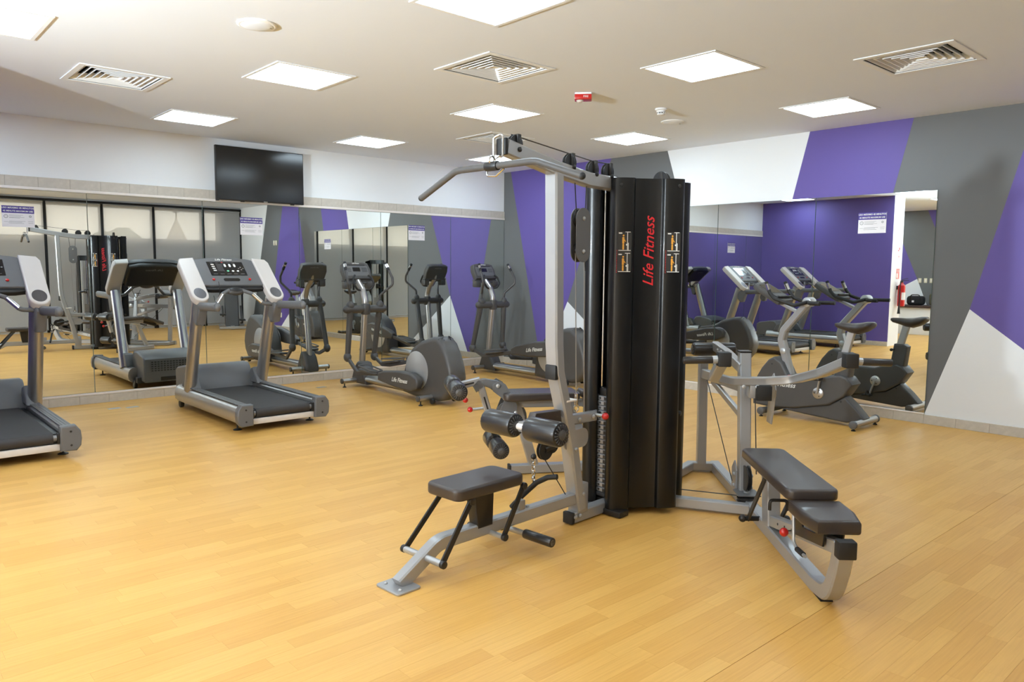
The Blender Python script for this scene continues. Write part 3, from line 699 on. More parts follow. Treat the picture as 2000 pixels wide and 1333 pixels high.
# ================================================================== elliptical trainers
def make_elliptical(label, loc, ph):
    """ph: -1 left pedal low and forward arm back, +1 the other way round"""
    t = thing('elliptical_trainer', label, 'elliptical trainer', loc, 0, 'elliptical trainers facing the mirrors')
    for nm, y, w_ in (('front_stabilizer', .88, .30), ('rear_stabilizer', -.90, .31)):
        st = MB().cyl((-w_, y, .085), (w_, y, .085), .034).done(nm, 'alu', t)
        for s in (-1, 1):
            MB().cyl((s*(w_-.005), y, .085), (s*(w_+.02), y, .085), .036, bev=.008).done('end_cap', 'dkgrey', st)
            b = MB(); foot(b, s*(w_-.03), y, .06, .026); b.done('levelling_foot', 'black', st)
    MB().oval([(0, .80, .11), (0, -.50, .11)], .085, .055, upv=(0, 0, 1)).done('base_rail', 'alu', t)
    MB().prism([(1.01, .04), (1.0, .12), (.94, .26), (.86, .34), (.77, .33), (.68, .17), (.64, .04)], (0, 0, 0), (0, 1, 0), (0, 0, 1), .20, bev=.04, seg=3, ang=20).done('mast_shroud', 'dkgrey', t, 60)
    for s in (-.16, .16): MB().cyl((s-.018, -.97, .05), (s+.018, -.97, .05), .036, bev=.006).done('transport_wheel', 'black', t)
    MB().tube([(0, .885, .25), (0, .80, .95), (0, .775, 1.16), (0, .84, 1.30), (0, .97, 1.42), (0, 1.0, 1.5)], .043, 16, fil=.12).done('mast', 'alu', t)
    MB().tube([(-.28, .78, 1.05), (.28, .78, 1.05)], .052, 14).ball((-.28, .78, 1.05), .052).ball((.28, .78, 1.05), .052).done('crossbar', 'dkgrey', t)
    MB().cyl((0, .775, .975), (0, .77, 1.125), .06, bev=.015).done('crossbar_sleeve', 'dkgrey', t)
    # flywheel housing
    prof = [(-.27, .07), (-.29, .32), (-.36, .50), (-.47, .63), (-.66, .735), (-.88, .795), (-1.0, .80), (-1.10, .735), (-1.19, .60), (-1.25, .46), (-1.275, .34), (-1.24, .20), (-1.14, .08), (-1.0, .045), (-.5, .045)]
    hs = MB().prism(prof, (0, 0, 0), (0, 1, 0), (0, 0, 1), .25, bev=.055, seg=3, ang=5).done('flywheel_housing', 'dkgrey', t, 60)
    for s in (-1, 1):
        MB().lathe([(.232, 0), (.232, .006), (.224, .010), (.001, .012)], (s*.122, -.60, .375), (s, 0, 0), n=40).done('side_disc', 'silver', hs)
        for k in range(3):
            MB().box((s*(.075), -1.015-.03*k, .786-.032*k), (.075, .010, .02), rot=(R(-48), R(s*30), 0)).done('vent_slot', 'black', hs, 0)
        side = 1 if s*ph > 0 else -1          # +1: this side is the raised one
        up_y, lo_y = .985, .84
        ya, za, dz = (.965, .40, .10) if side > 0 else (.83, .43, 0)
        piv = V((s*.225, .78, 1.10))
        MB().ball(piv, .058, (.9, .9, 1.1)).done('arm_pivot', 'dkgrey', t)
        MB().cyl(piv, (s*.245, ya, za), .042, .036, n=16).done('lower_arm', 'dkgrey', t)
        MB().ball((s*.248, ya, za-.02), .062, (.8, 1, 1.05)).done('arm_joint', 'dkgrey', t)
        px, py, pz = s*.215, (.44 if side < 0 else .58), (.275 if side < 0 else .335)
        MB().bar([(s*.248, ya-.01, za-.03), (s*.235, py+.16, pz-.05), (s*.225, py-.05, pz-.035), (s*.22, -.10, pz+.0 if side < 0 else .42)], .035, .05, fil=.05).done('pedal_lever', 'dkgrey', t)
        pt = R(3 if side < 0 else -9)
        pd = MB().prism(rrect(.165, .40, .06, 5), (px, py-.13, pz+(.0 if side < 0 else .02)), (1, 0, 0), (0, math.cos(pt), math.sin(pt)), .03, bev=.008).done('foot_pedal', 'dkgrey', t)
        rim = MB(); path = [V((px+x, py-.13+y*math.cos(pt), pz+(.0 if side < 0 else .02)+.03+y*math.sin(pt)+(.02 if y > 0 else 0))) for x, y in rrect(.16, .395, .058, 5)]
        rim.tube(path+[path[0]], .010, 6); rim.done('pedal_rim', 'dkgrey', pd)
        # long link cover with the maker's name
        z0, z1 = (.235, .25) if side < 0 else (.40, .52)
        a = V((s*.215, .07, z0)); c = V((s*.215, -.78, z1)); dd = (c-a).normalized(); upd = V((1, 0, 0)).cross(dd); upd = upd if upd.z > 0 else -upd
        pl = [(0, -.045), (.0, .05), (.12, .085), (.5, .115), (.72, .105), (.84, .06), (.87, 0), (.84, -.075), (.72, -.115), (.4, -.10)]
        lc = MB().prism(pl, a, dd, upd, .10, bev=.025, seg=3, ang=8).done('link_cover', 'dkgrey', t, 60)
        face = a+dd*.50+V((s*.0512, 0, 0)); ex = -dd if s > 0 else dd
        if s < 0: ex = dd
        ex = V((0, -1, 0)) if s < 0 else V((0, 1, 0)); ex = dd if ex.dot(dd) > 0 else -dd
        logo(face, ex, upd, .075, 'whiteprint', lc)
        # moving handle
        k = .03 if side > 0 else 0
        hd = MB().tube([(s*.225, .78, 1.14), (s*.225, .77, 1.23), (s*.33, .64-k, 1.38), (s*.335, .66-k, 1.47), (s*.30, .78-k, 1.67)], .017, 10, fil=.06).done('swing_handle', 'dkgrey', t)
        MB().tube([(s*.3185, .717-k, 1.565), (s*.30, .78-k, 1.672)], .0205, 10).done('grip', 'rubber', hd)
        MB().tube([(s*.311, .738-k, 1.605), (s*.304, .765-k, 1.645)], .0215, 10).done('pulse_sensor', 'chrome', hd)
        MB().tube([(s*.03, .84, 1.30), (s*.10, .80, 1.31), (s*.155, .80, 1.38), (s*.14, .84, 1.47), (s*.10, .87, 1.50)], .014, 8, fil=.05).done('fixed_handle', 'rubber', t)
        MB().box((s*.17, .96, 1.365), (.10, .11, .10), bev=.02).done('cup_holder', 'dkgrey', t)
    d = V((0, .45, .89)).normalized(); n_ = V((1, 0, 0)).cross(d); o = V((0, .985, 1.555))
    c = MB().prism([(-.20, -.12), (.20, -.12), (.215, .02), (.19, .12), (.12, .135), (-.12, .135), (-.19, .12), (-.215, .02)], o-n_*.035, (1, 0, 0), d, .09, bev=.016, ang=15).done('console', 'dkgrey', t, 50)
    f = o+n_*.0105
    MB().prism(rrect(.34, .15, .015, cx=0, cy=.0), f, (1, 0, 0), d, .003).done('keypad_panel', 'mdgrey', c)
    MB().prism(rrect(.11, .06, .004, cx=-.01, cy=.02), f+n_*.002, (1, 0, 0), d, .003).done('display', 'screen', c)
    MB().prism(rrect(.27, .018, .006, cx=0, cy=.085), f, (1, 0, 0), d, .003).done('display_slot', 'black', c)
    gm = MB()
    for i in range(4):
        for j in range(4): gm.prism(rrect(.012, .009, .003, cx=.085+i*.02, cy=-.012+j*.018), f+n_*.002, (1, 0, 0), d, .003)
    for i in range(2):
        for j in range(3): gm.prism(rrect(.014, .010, .003, cx=-.13+i*.025, cy=-.01+j*.022), f+n_*.002, (1, 0, 0), d, .003)
    gm.done('keys', 'black', c, 0)
    logo(f+d*.112, (1, 0, 0), d, .024, 'whiteprint', c)
    logo(o-n_*.081+d*.09, (-1, 0, 0), d, .03, 'greyprint', c)
    MB().prism([(-.19, -.02), (.19, -.02), (.17, .10), (-.17, .10)], (0, .95, 1.40), (1, 0, 0), (0, .5, .86), .025, bev=.008).done('reading_shelf', 'dkgrey', t)
    MB().box((0, .98, 1.42), (.44, .07, .022), bev=.008).done('tray', 'dkgrey', t)
    return t
make_elliptical('dark grey elliptical trainer between the treadmill and the weight tower', (-3.23, -1.65, 0), 1)
make_elliptical('dark grey elliptical trainer in the room corner by the mural wall', (-.98, -1.65, 0), -1)

# ================================================================== exercise bike
bk = thing('exercise_bike', 'grey upright exercise bike in front of the mural-wall mirror', 'exercise bike', (-.72, -5.95, 0))
MB().prism([(.69, .10), (.70, .28), (.665, .40), (.60, .52), (.52, .62), (.46, .655), (.36, .60), (.29, .47), (-.05, .47), (-.13, .50), (-.29, .53), (-.36, .51), (-.42, .44), (-.34, .31), (-.18, .20), (.2, .115), (.46, .09)], (0, 0, 0), (0, 1, 0), (0, 0, 1), .23, bev=.02, ang=12).done('body_shell', 'dkgrey', bk, 50)
MB().prism([(.40, .085), (.2, .12), (-.18, .205), (-.335, .305), (-.45, .20), (-.545, .10), (-.52, .06), (-.36, .035), (.1, .06)], (0, 0, 0), (0, 1, 0), (0, 0, 1), .16, bev=.018, ang=12).done('rear_leg_shell', 'dkgrey', bk, 50)
for s in (-1, 1):
    MB().cyl((s*.082, -.30, .25), (s*.086, -.30, .25), .009, n=10).done('screw', 'black', bk)
    MB().cyl((s*.112, .47, .575), (s*.118, .47, .575), .009, n=10).done('screw', 'black', bk)
st = MB().cyl((-.25, -.52, .062), (.25, -.52, .062), .036).done('rear_stabilizer', 'alu', bk)
st2 = MB().cyl((-.25, .50, .062), (.25, .50, .062), .036).done('front_stabilizer', 'dkgrey', bk)
for q, y in ((st, -.52), (st2, .50)):
    for s in (-1, 1):
        MB().cyl((s*.245, y, .062), (s*.285, y, .062), .042, bev=.01).done('end_cap', 'mdgrey', q)
        b = MB(); foot(b, s*.255, y, .04, .022); b.done('levelling_foot', 'black', q)
MB().bar([(0, .31, .45), (0, .425, .84), (0, .40, .95), (0, .145, 1.255)], .075, .095, upv=(1, 0, 0), bev=.012, fil=.05).done('handlebar_post', 'frame', bk)
for s in (-1, 1): MB().lathe([(.035, 0), (.035, .006), (.026, .012), (.001, .013)], (s*.047, .385, .72), (s, 0, 0)).done('post_boss', 'silver', bk)
hub = MB().cyl((-.065, .13, 1.27), (.065, .13, 1.27), .052, bev=.008).done('handlebar_hub', 'silver', bk)
for s in (-1, 1):
    h = MB().tube([(s*.06, .13, 1.27), (s*.11, .13, 1.262), (s*.19, .20, 1.235), (s*.215, .42, 1.30), (s*.215, .475, 1.36), (s*.205, .53, 1.48)], .020, 10, fil=.05).done('handlebar', 'rubber', bk)
    MB().tube([(s*.06, .115, 1.27), (s*.12, .06, 1.262), (s*.17, -.02, 1.262), (s*.175, -.07, 1.262)], .022, 10, fil=.04).done('rear_grip', 'rubber', h)
    MB().tube([(s*.212, .49, 1.39), (s*.207, .52, 1.455)], .0225, 10).done('pulse_sensor', 'chrome', h)
MB().bar([(0, .22, 1.14), (0, .60, 1.31)], .05, .035).done('console_support', 'frame', bk)
d = V((0, -.80, -.60)); o = V((0, .54, 1.335)); ey = V((0, .86, .5)).normalized(); n_ = V((1, 0, 0)).cross(ey)
c = MB().prism([(-.15, -.16), (.15, -.16), (.165, .10), (.14, .20), (.06, .225), (-.06, .225), (-.14, .20), (-.165, .10)], o, (1, 0, 0), ey, .065, bev=.016, ang=15).done('console', 'dkgrey', bk, 50)
MB().prism(rrect(.24, .17, .012, cx=0, cy=.08), o+n_*.0325, (1, 0, 0), ey, .004).done('display', 'screen', c)
MB().prism(rrect(.26, .05, .01, cx=0, cy=-.06), o+n_*.034, (1, 0, 0), ey, .01).done('keypad', 'mdgrey', c)
MB().prism(rrect(.27, .018, .006, cx=0, cy=-.115), o+n_*.045, (1, 0, 0), ey, .03, bev=.004).done('reading_ledge', 'black', c)
MB().prism([(-.20, .50), (-.36, .505), (-.385, .74), (-.345, .765), (-.235, .765)][::-1], (0, 0, 0), (0, 1, 0), (0, 0, 1), .13, bev=.018, ang=15).done('seat_socket', 'dkgrey', bk, 50)
MB().bar([(0, -.275, .70), (0, -.345, .985)], .05, .075, upv=(0, 1, 0)).done('seat_post', 'silver', bk)
MB().cyl((0.06, -.24, .70), (.13, -.24, .70), .012, n=12).ball((.135, -.24, .70), .018).done('seat_pin', 'black', bk)
rings = []
for y, wd, zt, hh in ((-.165, .016, 1.06, .03), (-.19, .032, 1.066, .055), (-.27, .045, 1.068, .078), (-.34, .072, 1.068, .10), (-.42, .108, 1.076, .118), (-.50, .125, 1.092, .105), (-.55, .105, 1.095, .07), (-.565, .06, 1.088, .035)):
    rings.append([V((wd*math.cos(2*PI*i/16), y, zt-hh/2+hh/2*math.sin(2*PI*i/16))) for i in range(16)])
MB().loft(rings).done('saddle', 'vinyl', bk, 60)
for s in (-1, 1):
    ck = MB().lathe([(.06, 0), (.06, .008), (.05, .014), (.001, .016)], (s*.115, -.07, .315), (s, 0, 0)).done('crank_disc', 'alu', bk)
    for k in range(3):
        a = 2*PI*k/3; MB().cyl((s*.13, -.07+.035*math.cos(a), .315+.035*math.sin(a)), (s*.134, -.07+.035*math.cos(a), .315+.035*math.sin(a)), .006, n=8).done('bolt', 'black', ck)
    e = V((s*.155, -.07-s*-.045*1.0, .315-s*.165)) if s > 0 else V((s*.155, -.10, .48))
    MB().bar([(s*.14, -.07, .315), tuple(e)], .018, .034, upv=(s, 0, 0)).done('crank_arm', 'silver', ck)
    pdl = MB().box((e.x+s*.065, e.y, e.z), (.10, .09, .03), bev=.008).done('pedal', 'black', ck)
    MB().torus((e.x+s*.065, e.y, e.z), (0, 1, 0), .05, .006, n=14, m=6, a0=0, a1=PI).done('toe_strap', 'rubber', ck)
for s in (-1, 1): logo((s*.1162, .36, .36), (0, s, 0), (0, 0, 1), .075, 'whiteprint', bk)
# ================================================================== three-station multi-gym
gym = thing('multi_gym', 'three-station silver and black multi-gym with tall black weight tower', 'gym machine', (-4.53, -6.505, 0))
CX, CY = -4.53, -6.505
class Fr:
    """station frame: u outward, v left of it, in gym coordinates"""
    def __init__(s, o, deg):
        s.o = V((o[0], o[1], 0)); a = R(deg); s.u = V((math.cos(a), math.sin(a), 0)); s.v = V((-math.sin(a), math.cos(a), 0)); s.a = a
    def __call__(s, u, v, z): return s.o+s.u*u+s.v*v+V((0, 0, z))
    def rot(s): return Matrix.Rotation(s.a, 3, 'Z')
Z = V((0, 0, 1))
TH1 = 184
S1 = Fr((0, 0), TH1); S2 = Fr((-3.36-CX, -6.42-CY), 225.8); S3 = Fr((-4.165-CX, -5.737-CY), 149)
SH = 2.175
# ---- fluted black shroud panels
prof = [(-.232, -.075), (-.238, -.03), (-.233, .006), (-.215, .022), (-.16, .030), (-.105, .026), (-.094, .016), (-.09, .0), (-.086, -.004), (.086, -.004), (.09, .0), (.094, .016), (.105, .026), (.16, .030), (.215, .022), (.233, .006), (.238, -.03), (.232, -.075)]
def panel(deg):
    f = Fr((0, 0), deg); th = .006
    pts = prof + [(x*(1-.03), y-th) for x, y in prof[::-1]]
    b = MB(); b.prism([(x, y) for x, y in pts], f(.26, 0, .045), -f.v, f.u, SH-.045, centre=False) if False else None
    # vertical extrusion (ex = -v so that the section is not mirrored)
    vs0 = [b.bm.verts.new(f(.26+y, x, .045)) for x, y in pts]; vs1 = [b.bm.verts.new(f(.26+y, x, SH)) for x, y in pts]; n = len(pts)
    for i in range(n):
        j = (i+1) % n; b.bm.faces.new((vs0[i], vs0[j], vs1[j], vs1[i]))
    m = len(prof)
    for i in range(m-1):
        for vs in (vs0, vs1): b.bm.faces.new((vs[i], vs[i+1], vs[n-2-i], vs[n-1-i]))
    p = b.done('shroud_panel', 'shroud', gym, 50)
    # red maker's name reading upwards on the flat middle
    text('Life Fitness', .098, f(.26-.004+.0005, .012, 1.715), Z, -f.v, 'redprint', p, 'brand_lettering', shear=.35, bold=.0005)
    # printed exercise charts on the two lobes
    for sv in (-1, 1):
        ctr = f(.26+.0305, sv*.160, 1.715); ex, ez = f.v, Z
        chart = MB().prism(rrect(.09, .25, .003), ctr, ex, ez, .0012).done('exercise_chart', 'chartbg', p)
        w_ = MB(); y_ = MB(); g = ctr+f.u*.0012
        for zz in (.065, -.068):
            w_.prism(rrect(.08, .004, .001, cx=0, cy=zz-.058), g, ex, ez, .001); w_.prism(rrect(.004, .11, .001, cx=.018, cy=zz), g, ex, ez, .001)
            w_.prism(rrect(.034, .004, .001, cx=.02, cy=zz+.057), g, ex, ez, .001); w_.prism(rrect(.022, .007, .001, cx=-.028, cy=zz+.05), g, ex, ez, .001)
            w_.prism(rrect(.004, .05, .001, cx=.024, cy=zz-.035), g, ex, ez, .001); w_.prism(circ(.006, 8, .014, zz-.022), g, ex, ez, .001)
            y_.prism(circ(.006, 8, -.008, zz+.035), g, ex, ez, .001); y_.prism(rrect(.013, .042, .004, cx=-.009, cy=zz+.005), g, ex, ez, .001)
            y_.prism(rrect(.010, .036, .003, cx=-.009, cy=zz-.035), g, ex, ez, .001); y_.prism([(-.006, zz+.018), (.008, zz-.002), (.006, zz-.006), (-.008, zz+.01)], g, ex, ez, .001)
        # markings belong to the panel beside the chart (thing > part > sub-part)
        w_.done('chart_drawing', 'whiteprint', p, 0)['kind'] = 'stuff'; y_.done('chart_figure', 'orange', p, 0)['kind'] = 'stuff'
        r_ = MB()
        for k in range(14): r_.prism(rrect(.004, .005, .001, cx=-.05, cy=-.13+k*.0105), g, ex, ez, .001)
        r_.done('red_caption', 'redprint', p, 0)['kind'] = 'stuff'
    for sv in (-1, 1): MB().cyl(f(.287, sv*.19, SH-.045), f(.294, sv*.19, SH-.045), .011, n=12, bev=.003).done('screw', 'black', p)
TH2 = TH1-8      # the tower is turned a little against the lat arm
for dg in (TH2+60, TH2+180, TH2-60): panel(dg)
b = MB()
tri = lambda r, off: [(r*math.cos(R(TH2+off+120*k)), r*math.sin(R(TH2+off+120*k))) for k in range(3)]
hexa = []
for k in range(3):
    for dv in (-14, 14): hexa.append((.30*math.cos(R(TH2+60+120*k+dv*2.4)), .30*math.sin(R(TH2+60+120*k+dv*2.4))))
b.prism(hexa, (0, 0, SH-.03), (1, 0, 0), (0, 1, 0), .025); b.done('top_plate', 'blackmetal', gym)
MB().prism(hexa, (0, 0, .06), (1, 0, 0), (0, 1, 0), .03).done('bottom_plate', 'blackmetal', gym)
MB().prism(tri(.16, 60), (0, 0, .06), (1, 0, 0), (0, 1, 0), SH-.1, centre=False).done('core_column', 'blackmetal', gym)
# ---- the three weight stacks
pm = None
for k in range(3):
    f = Fr((0, 0), TH2+120*k)
    for sv in (-1, 1): MB().cyl(f(.215, sv*.075, .08), f(.215, sv*.075, SH-.06), .011, n=10).done('guide_rod', 'chrome', gym)
    MB().cyl(f(.215, 0, .75), f(.215, 0, SH-.2), .010, n=10).done('lift_rod', 'blackmetal', gym)
    MB().box(f(.215, 0, .105), (.13, .22, .03), rot=f.rot(), bev=.01).done('stack_buffer', 'rubber', gym)
    for i in range(20):
        z = .135+i*.0325
        if pm is None:
            o = MB().box((0, 0, 0), (.115, .20, .029), bev=.003, seg=1).done('weight_plate', 'steel', gym); pm = o.data
        else: o = bpy.data.objects.new('weight_plate', pm); COL.objects.link(o); o.parent = gym
        o.location = f(.215, 0, z); o.rotation_euler = (0, 0, f.a)
        if k == 0:
            lb = MB().box(f(.2735, .035, z), (.002, .06, .022), rot=f.rot()).done('plate_label', 'black', gym, 0); text(str(20-i), .017, f(.2755, .035, z), f.v, Z, 'whiteprint', gym, 'plate_number')
            MB().cyl(f(.272, -.03, z), f(.2745, -.03, z), .008, n=8).done('pin_hole', 'black', gym)
    MB().cyl(f(.27, -.03, .655), f(.315, -.03, .655), .007, n=10).cyl(f(.31, -.03, .655), f(.34, -.03, .655), .017, n=14, bev=.004).done('selector_pin', 'black', gym)
    MB().box(f(.215, 0, .79), (.09, .12, .06), rot=f.rot(), bev=.008).done('head_plate', 'blackmetal', gym)
    # round cover rails at the sides of the slot
    for sv in (-1, 1): MB().cyl(f(.235, sv*.125, .06), f(.235, sv*.125, SH-.03), .016, n=12).done('slot_rail', 'blackmetal', gym)

def wheel(c, ax, r=.055, w=.026, m='black', name='pulley', par=None):
    ax = V(ax).normalized(); c = V(c)
    return MB().lathe([(r, -w/2), (r, -w/2+.005), (r*.84, -.003), (r*.84, .003), (r, w/2-.005), (r, w/2)], c, ax, n=26).done(name, m, par or gym, 40)
def bolt(c, ax, r=.013, m='silver'):
    ax = V(ax).normalized(); MB().lathe([(r, -.002), (r, .006), (r*.6, .010), (.001, .011)], c, ax, n=12).done('bolt', m, gym)

# ================= station 1: lat pulldown / seated row
f = S1; U = f.u; N = f.v
MB().bar([f(.26, 0, .045), f(.66, 0, .045)], .075, .07).done('base_tube', 'frame', gym)
MB().box(f(.655, 0, .045), (.03, .08, .075), rot=f.rot(), bev=.008).done('tube_cap', 'rubber', gym)
MB().box(f(.30, 0, .025), (.10, .34, .04), rot=f.rot(), bev=.006).done('tower_foot', 'blackmetal', gym)
MB().box(f(.565, .0, .16), (.10, .085, .19), rot=f.rot(), bev=.006).done('column_bracket', 'frame', gym)
MB().bar([f(.575, 0, .09), f(.655, 0, .49), f(.72, 0, .722), f(.80, 0, .98), f(.815, 0, 1.15), f(.835, 0, 2.17)], .075, .095, upv=N, bev=.010, fil=.12).done('upright_column', 'frame', gym)
MB().bar([f(.24, 0, 2.145), f(.53, 0, 2.15), f(.85, 0, 2.19), f(1.255, 0, 2.262)], .07, .085, upv=Z, bev=.008, fil=.35).done('overhead_arm', 'frame', gym)
MB().box(f(1.27, 0, 2.262), (.02, .075, .09), rot=f.rot(), bev=.005).done('arm_cap', 'rubber', gym)
MB().bar([f(.62, 0, .165), f(1.44, 0, .165), f(1.73, 0, .165), f(1.99, 0, .012)], .065, .075, upv=Z, bev=.008, fil=.16).done('seat_beam', 'frame', gym)
MB().prism(rrect(.15, .19, .02), f(1.99, 0, .005), U, N, .010, bev=.002).done('floor_plate', 'frame', gym)
for sv in (-.06, .06): bolt(f(2.025, sv, .009), Z, .010)
for u_, v_, z_ in ((.60, .045, .055), (.645, .045, .055), (.57, .045, .19), (.655, .05, .49)): bolt(f(u_, v_, z_), N)
seat = MB().prism(rrect(.51, .275, .05, 6), f(1.455, 0, .43), U, N, .065, bev=.017, seg=3, ang=50).done('seat_pad', 'vinyl', gym, 50)
MB().prism([(-.06, -.02), (.05, -.02), (.085, .20), (-.07, .20)], f(1.42, 0, .20), U, Z, .075, bev=.008).done('seat_post', 'blackmetal', gym)
MB().box(f(1.42, 0, .392), (.40, .10, .012), rot=f.rot()).done('seat_plate', 'blackmetal', gym)
MB().cyl(f(1.83, -.16, .115), f(1.83, .16, .115), .018).done('linkage_axle', 'silver', gym)
MB().cyl(f(1.37, -.14, .135), f(1.37, .14, .135), .015).done('linkage_axle', 'silver', gym)
for sv in (-1, 1):
    MB().bar([f(1.60, sv*.115, .385), f(1.83, sv*.15, .115)], .012, .035, upv=U, bev=.003).done('linkage_bar', 'blackmetal', gym)
    MB().bar([f(1.20, sv*.115, .385), f(1.37, sv*.13, .135)], .012, .035, upv=U, bev=.003).done('linkage_bar', 'blackmetal', gym)
    for u_, z_, q in ((1.60, .385, .12), (1.83, .115, .158), (1.20, .385, .12), (1.37, .135, .138)): MB().cyl(f(u_, sv*(q-.012), z_), f(u_, sv*(q+.012), z_), .021, n=16, bev=.004).done('pivot_cap', 'black', gym)
# foot peg and beam stub
MB().box(f(1.105, 0, .225), (.05, .045, .07), rot=f.rot(), bev=.006).done('beam_stub', 'frame', gym)
bolt(f(1.17, 0, .205), Z, .012); bolt(f(1.04, 0, .205), Z, .012)
MB().cyl(f(1.155, -.30, .09), f(1.155, .30, .09), .016).done('peg_axle', 'silver', gym)
for sv in (-1, 1): MB().cyl(f(1.155, sv*.09, .09), f(1.155, sv*.30, .09), .028, bev=.006).done('foot_peg', 'foam', gym)
# thigh rollers
MB().bar([f(.42, .0, .665), f(.62, 0, .67), f(1.10, 0, .69)], .05, .06, upv=Z).done('roller_arm', 'frame', gym)
MB().prism([(-.10, -.05), (.06, -.05), (.16, .03), (.14, .07), (-.08, .06)], f(.86, 0, .69), U, Z, .055, bev=.005).done('roller_arm_boot', 'vinyl', gym)
MB().cyl(f(1.10, -.265, .69), f(1.10, .295, .69), .018).done('roller_axle', 'strip', gym)
def roller(p0, p1, r=.068, fins=True, par=None):
    p0, p1 = V(p0), V(p1); ax = (p1-p0).normalized(); L = (p1-p0).length
    o = MB().lathe([(r*.80, 0), (r*.94, .004), (r, .018), (r, L-.018), (r*.94, L-.004), (r*.80, L)], p0, ax, n=28).done('foam_roller', 'foam', gym, 40)
    for c, s in ((p0, -1), (p1, 1)):
        b = MB(); b.lathe([(r*.42, -.004), (r*.42, .010), (r*.2, .016), (.001, .016)], c, ax*s, n=16)
        q = ax.to_track_quat('Z', 'Y').to_matrix()
        for k in range(18):
            a = 2*PI*k/18; d = q @ V((math.cos(a), math.sin(a), 0)); tq = ax.cross(d)
            b.box(c+d*r*.62+ax*s*.003, (r*.36, .005, .010), rot=Matrix((d, tq, ax)).transposed())
        b.done('finned_cap', 'dkgrey', o, 0)
    return o
roller(f(1.10, -.275, .69), f(1.10, -.04, .69), .072); roller(f(1.10, .065, .69), f(1.10, .305, .69), .072)
MB().box(f(.60, .0, .665), (.42, .012, .07), rot=f.rot(), bev=.005).done('roller_plate', 'frame', gym)
for u_ in (.46, .60): bolt(f(u_, .03, .667), N, .014)
MB().cyl(f(.43, .0, .675), f(.43, .09, .675), .011).done('plunger', 'silver', gym); MB().ball(f(.43, .10, .675), .023).done('plunger_knob', 'red', gym)
MB().prism(rrect(.24, .12, .05), f(.60, 0, .54), U, Z, .010).done('lower_gusset', 'frame', gym)
wheel(f(.89, 0, .52), N, .062); wheel(f(.83, 0, .545), N, .055)
MB().bar([f(.66, 0, .56), f(.90, 0, .52)], .045, .03).done('pulley_fork', 'blackmetal', gym)
# pulleys and cables over the arm
for u_, z_ in ((1.17, 2.285), (.70, 2.235), (.48, 2.215), (.325, 2.215)):
    wheel(f(u_, 0, z_), N, .052)
    MB().box(f(u_-.012, 0, z_+.012), (.03, .05, .09), rot=f.rot(), bev=.004).done('pulley_bracket', 'blackmetal', gym)
    bolt(f(u_, .036, z_-.03), N, .014, 'black')
wheel(f(-.14, .10, SH+.02), U, .06); MB().box(f(-.14, .10, SH+.035), (.03, .03, .08), rot=f.rot(), bev=.003).done('pulley_bracket', 'blackmetal', gym)
for pts in ([f(1.20, 0, 2.335), f(.70, 0, 2.288), f(.48, 0, 2.268), f(.325, 0, 2.268)], [f(.655, 0, 2.22), f(.628, 0, 1.95), f(.628, 0, 1.90)], [f(.53, 0, 2.20), f(.545, 0, 1.9)], [f(.225, 0, 2.2), f(.215, 0, 1.95)]):
    MB().tube(pts, .0035, 6).done('cable', 'cable', gym)
for pts in ([f(.63, 0, 1.72), f(.60, 0, .76)], [f(.545, 0, 1.72), f(.52, 0, .70)]): MB().tube(pts, .0035, 6).done('cable', 'wire', gym)
MB().tube([f(.89, 0, .46), f(.66, 0, .16)], .0032, 6).done('cable', 'cable', gym)
blk = MB(); st_ = [(x, y) for x, y in rrect(.135, .33, .066, 8)]
for sv in (-.022, .022): blk.prism(st_, f(.585, sv, 1.81), U, Z, .006, bev=.0015)
blk.done('floating_pulley_plates', 'mdgrey', gym)
for z_ in (1.71, 1.91): wheel(f(.585, 0, z_), N, .058, .03); [bolt(f(.585, sv*.025, z_), N*sv, .013) for sv in (-1, 1)]
# cable ends by the column
MB().cyl(f(.60, 0, .76), f(.60, 0, .83), .012).done('cable_end', 'chrome', gym); MB().torus(f(.60, 0, .735), N, .022, .005, n=14, m=6).done('shackle', 'chrome', gym)
MB().box(f(.70, .0, .80), (.10, .10, .012), rot=f.rot(), bev=.003).done('stop_bracket', 'strip', gym); MB().cyl(f(.72, .02, .80), f(.72, .02, .825), .014, n=10).done('stop_bolt', 'blackmetal', gym)
MB().box(f(.835, 0, .985), (.035, .085, .09), rot=f.rot(), bev=.008).done('bar_rest', 'rubber', gym)
# hook loop over the arm tip, from which the pulldown bar hangs
lp = MB().tube([f(1.30, -.035, 2.17), f(1.30, -.035, 2.31), f(1.285, 0, 2.325), f(1.30, .035, 2.31), f(1.30, .035, 2.20), f(1.335, .04, 2.20), f(1.34, .02, 2.19)], .006, 8, fil=.02).done('wire_loop', 'chrome', gym)

# ================= station 2: bench press on the mural-wall side
f = S2; U = f.u; N = f.v
MB().bar([f(-.02, 0, .038), f(2.28, 0, .038), f(2.47, 0, .06), f(2.545, 0, .22), f(2.585, 0, .345)], .08, .075, upv=N, bev=.008, fil=.17).done('main_beam', 'frame', gym)
MB().box(f(2.36, 0, -.0), (.10, .06, .012), rot=f.rot()).done('floor_pad', 'rubber', gym)
ed = Fr((0, 0), TH1+120)
MB().bar([ed(.22, -.02, .045), f(1.12, -.03, .045)], .07, .065).done('base_tube', 'frame', gym); bolt(f(1.13, .042, .05), N)
p1 = f(.035, -.12, 0)
MB().bar([(.10, -.02, .045), f(.02, -.20, .045), f(.04, .03, .045)], .07, .065).done('base_tube', 'frame', gym)
MB().bar([p1+Z*.07, p1+U*-.035+Z*.96], .07, .065, upv=U).done('rear_post', 'frame', gym)
MB().box(p1+U*-.035+Z*.962, (.072, .067, .01), rot=f.rot()).done('post_cap', 'blackmetal', gym)
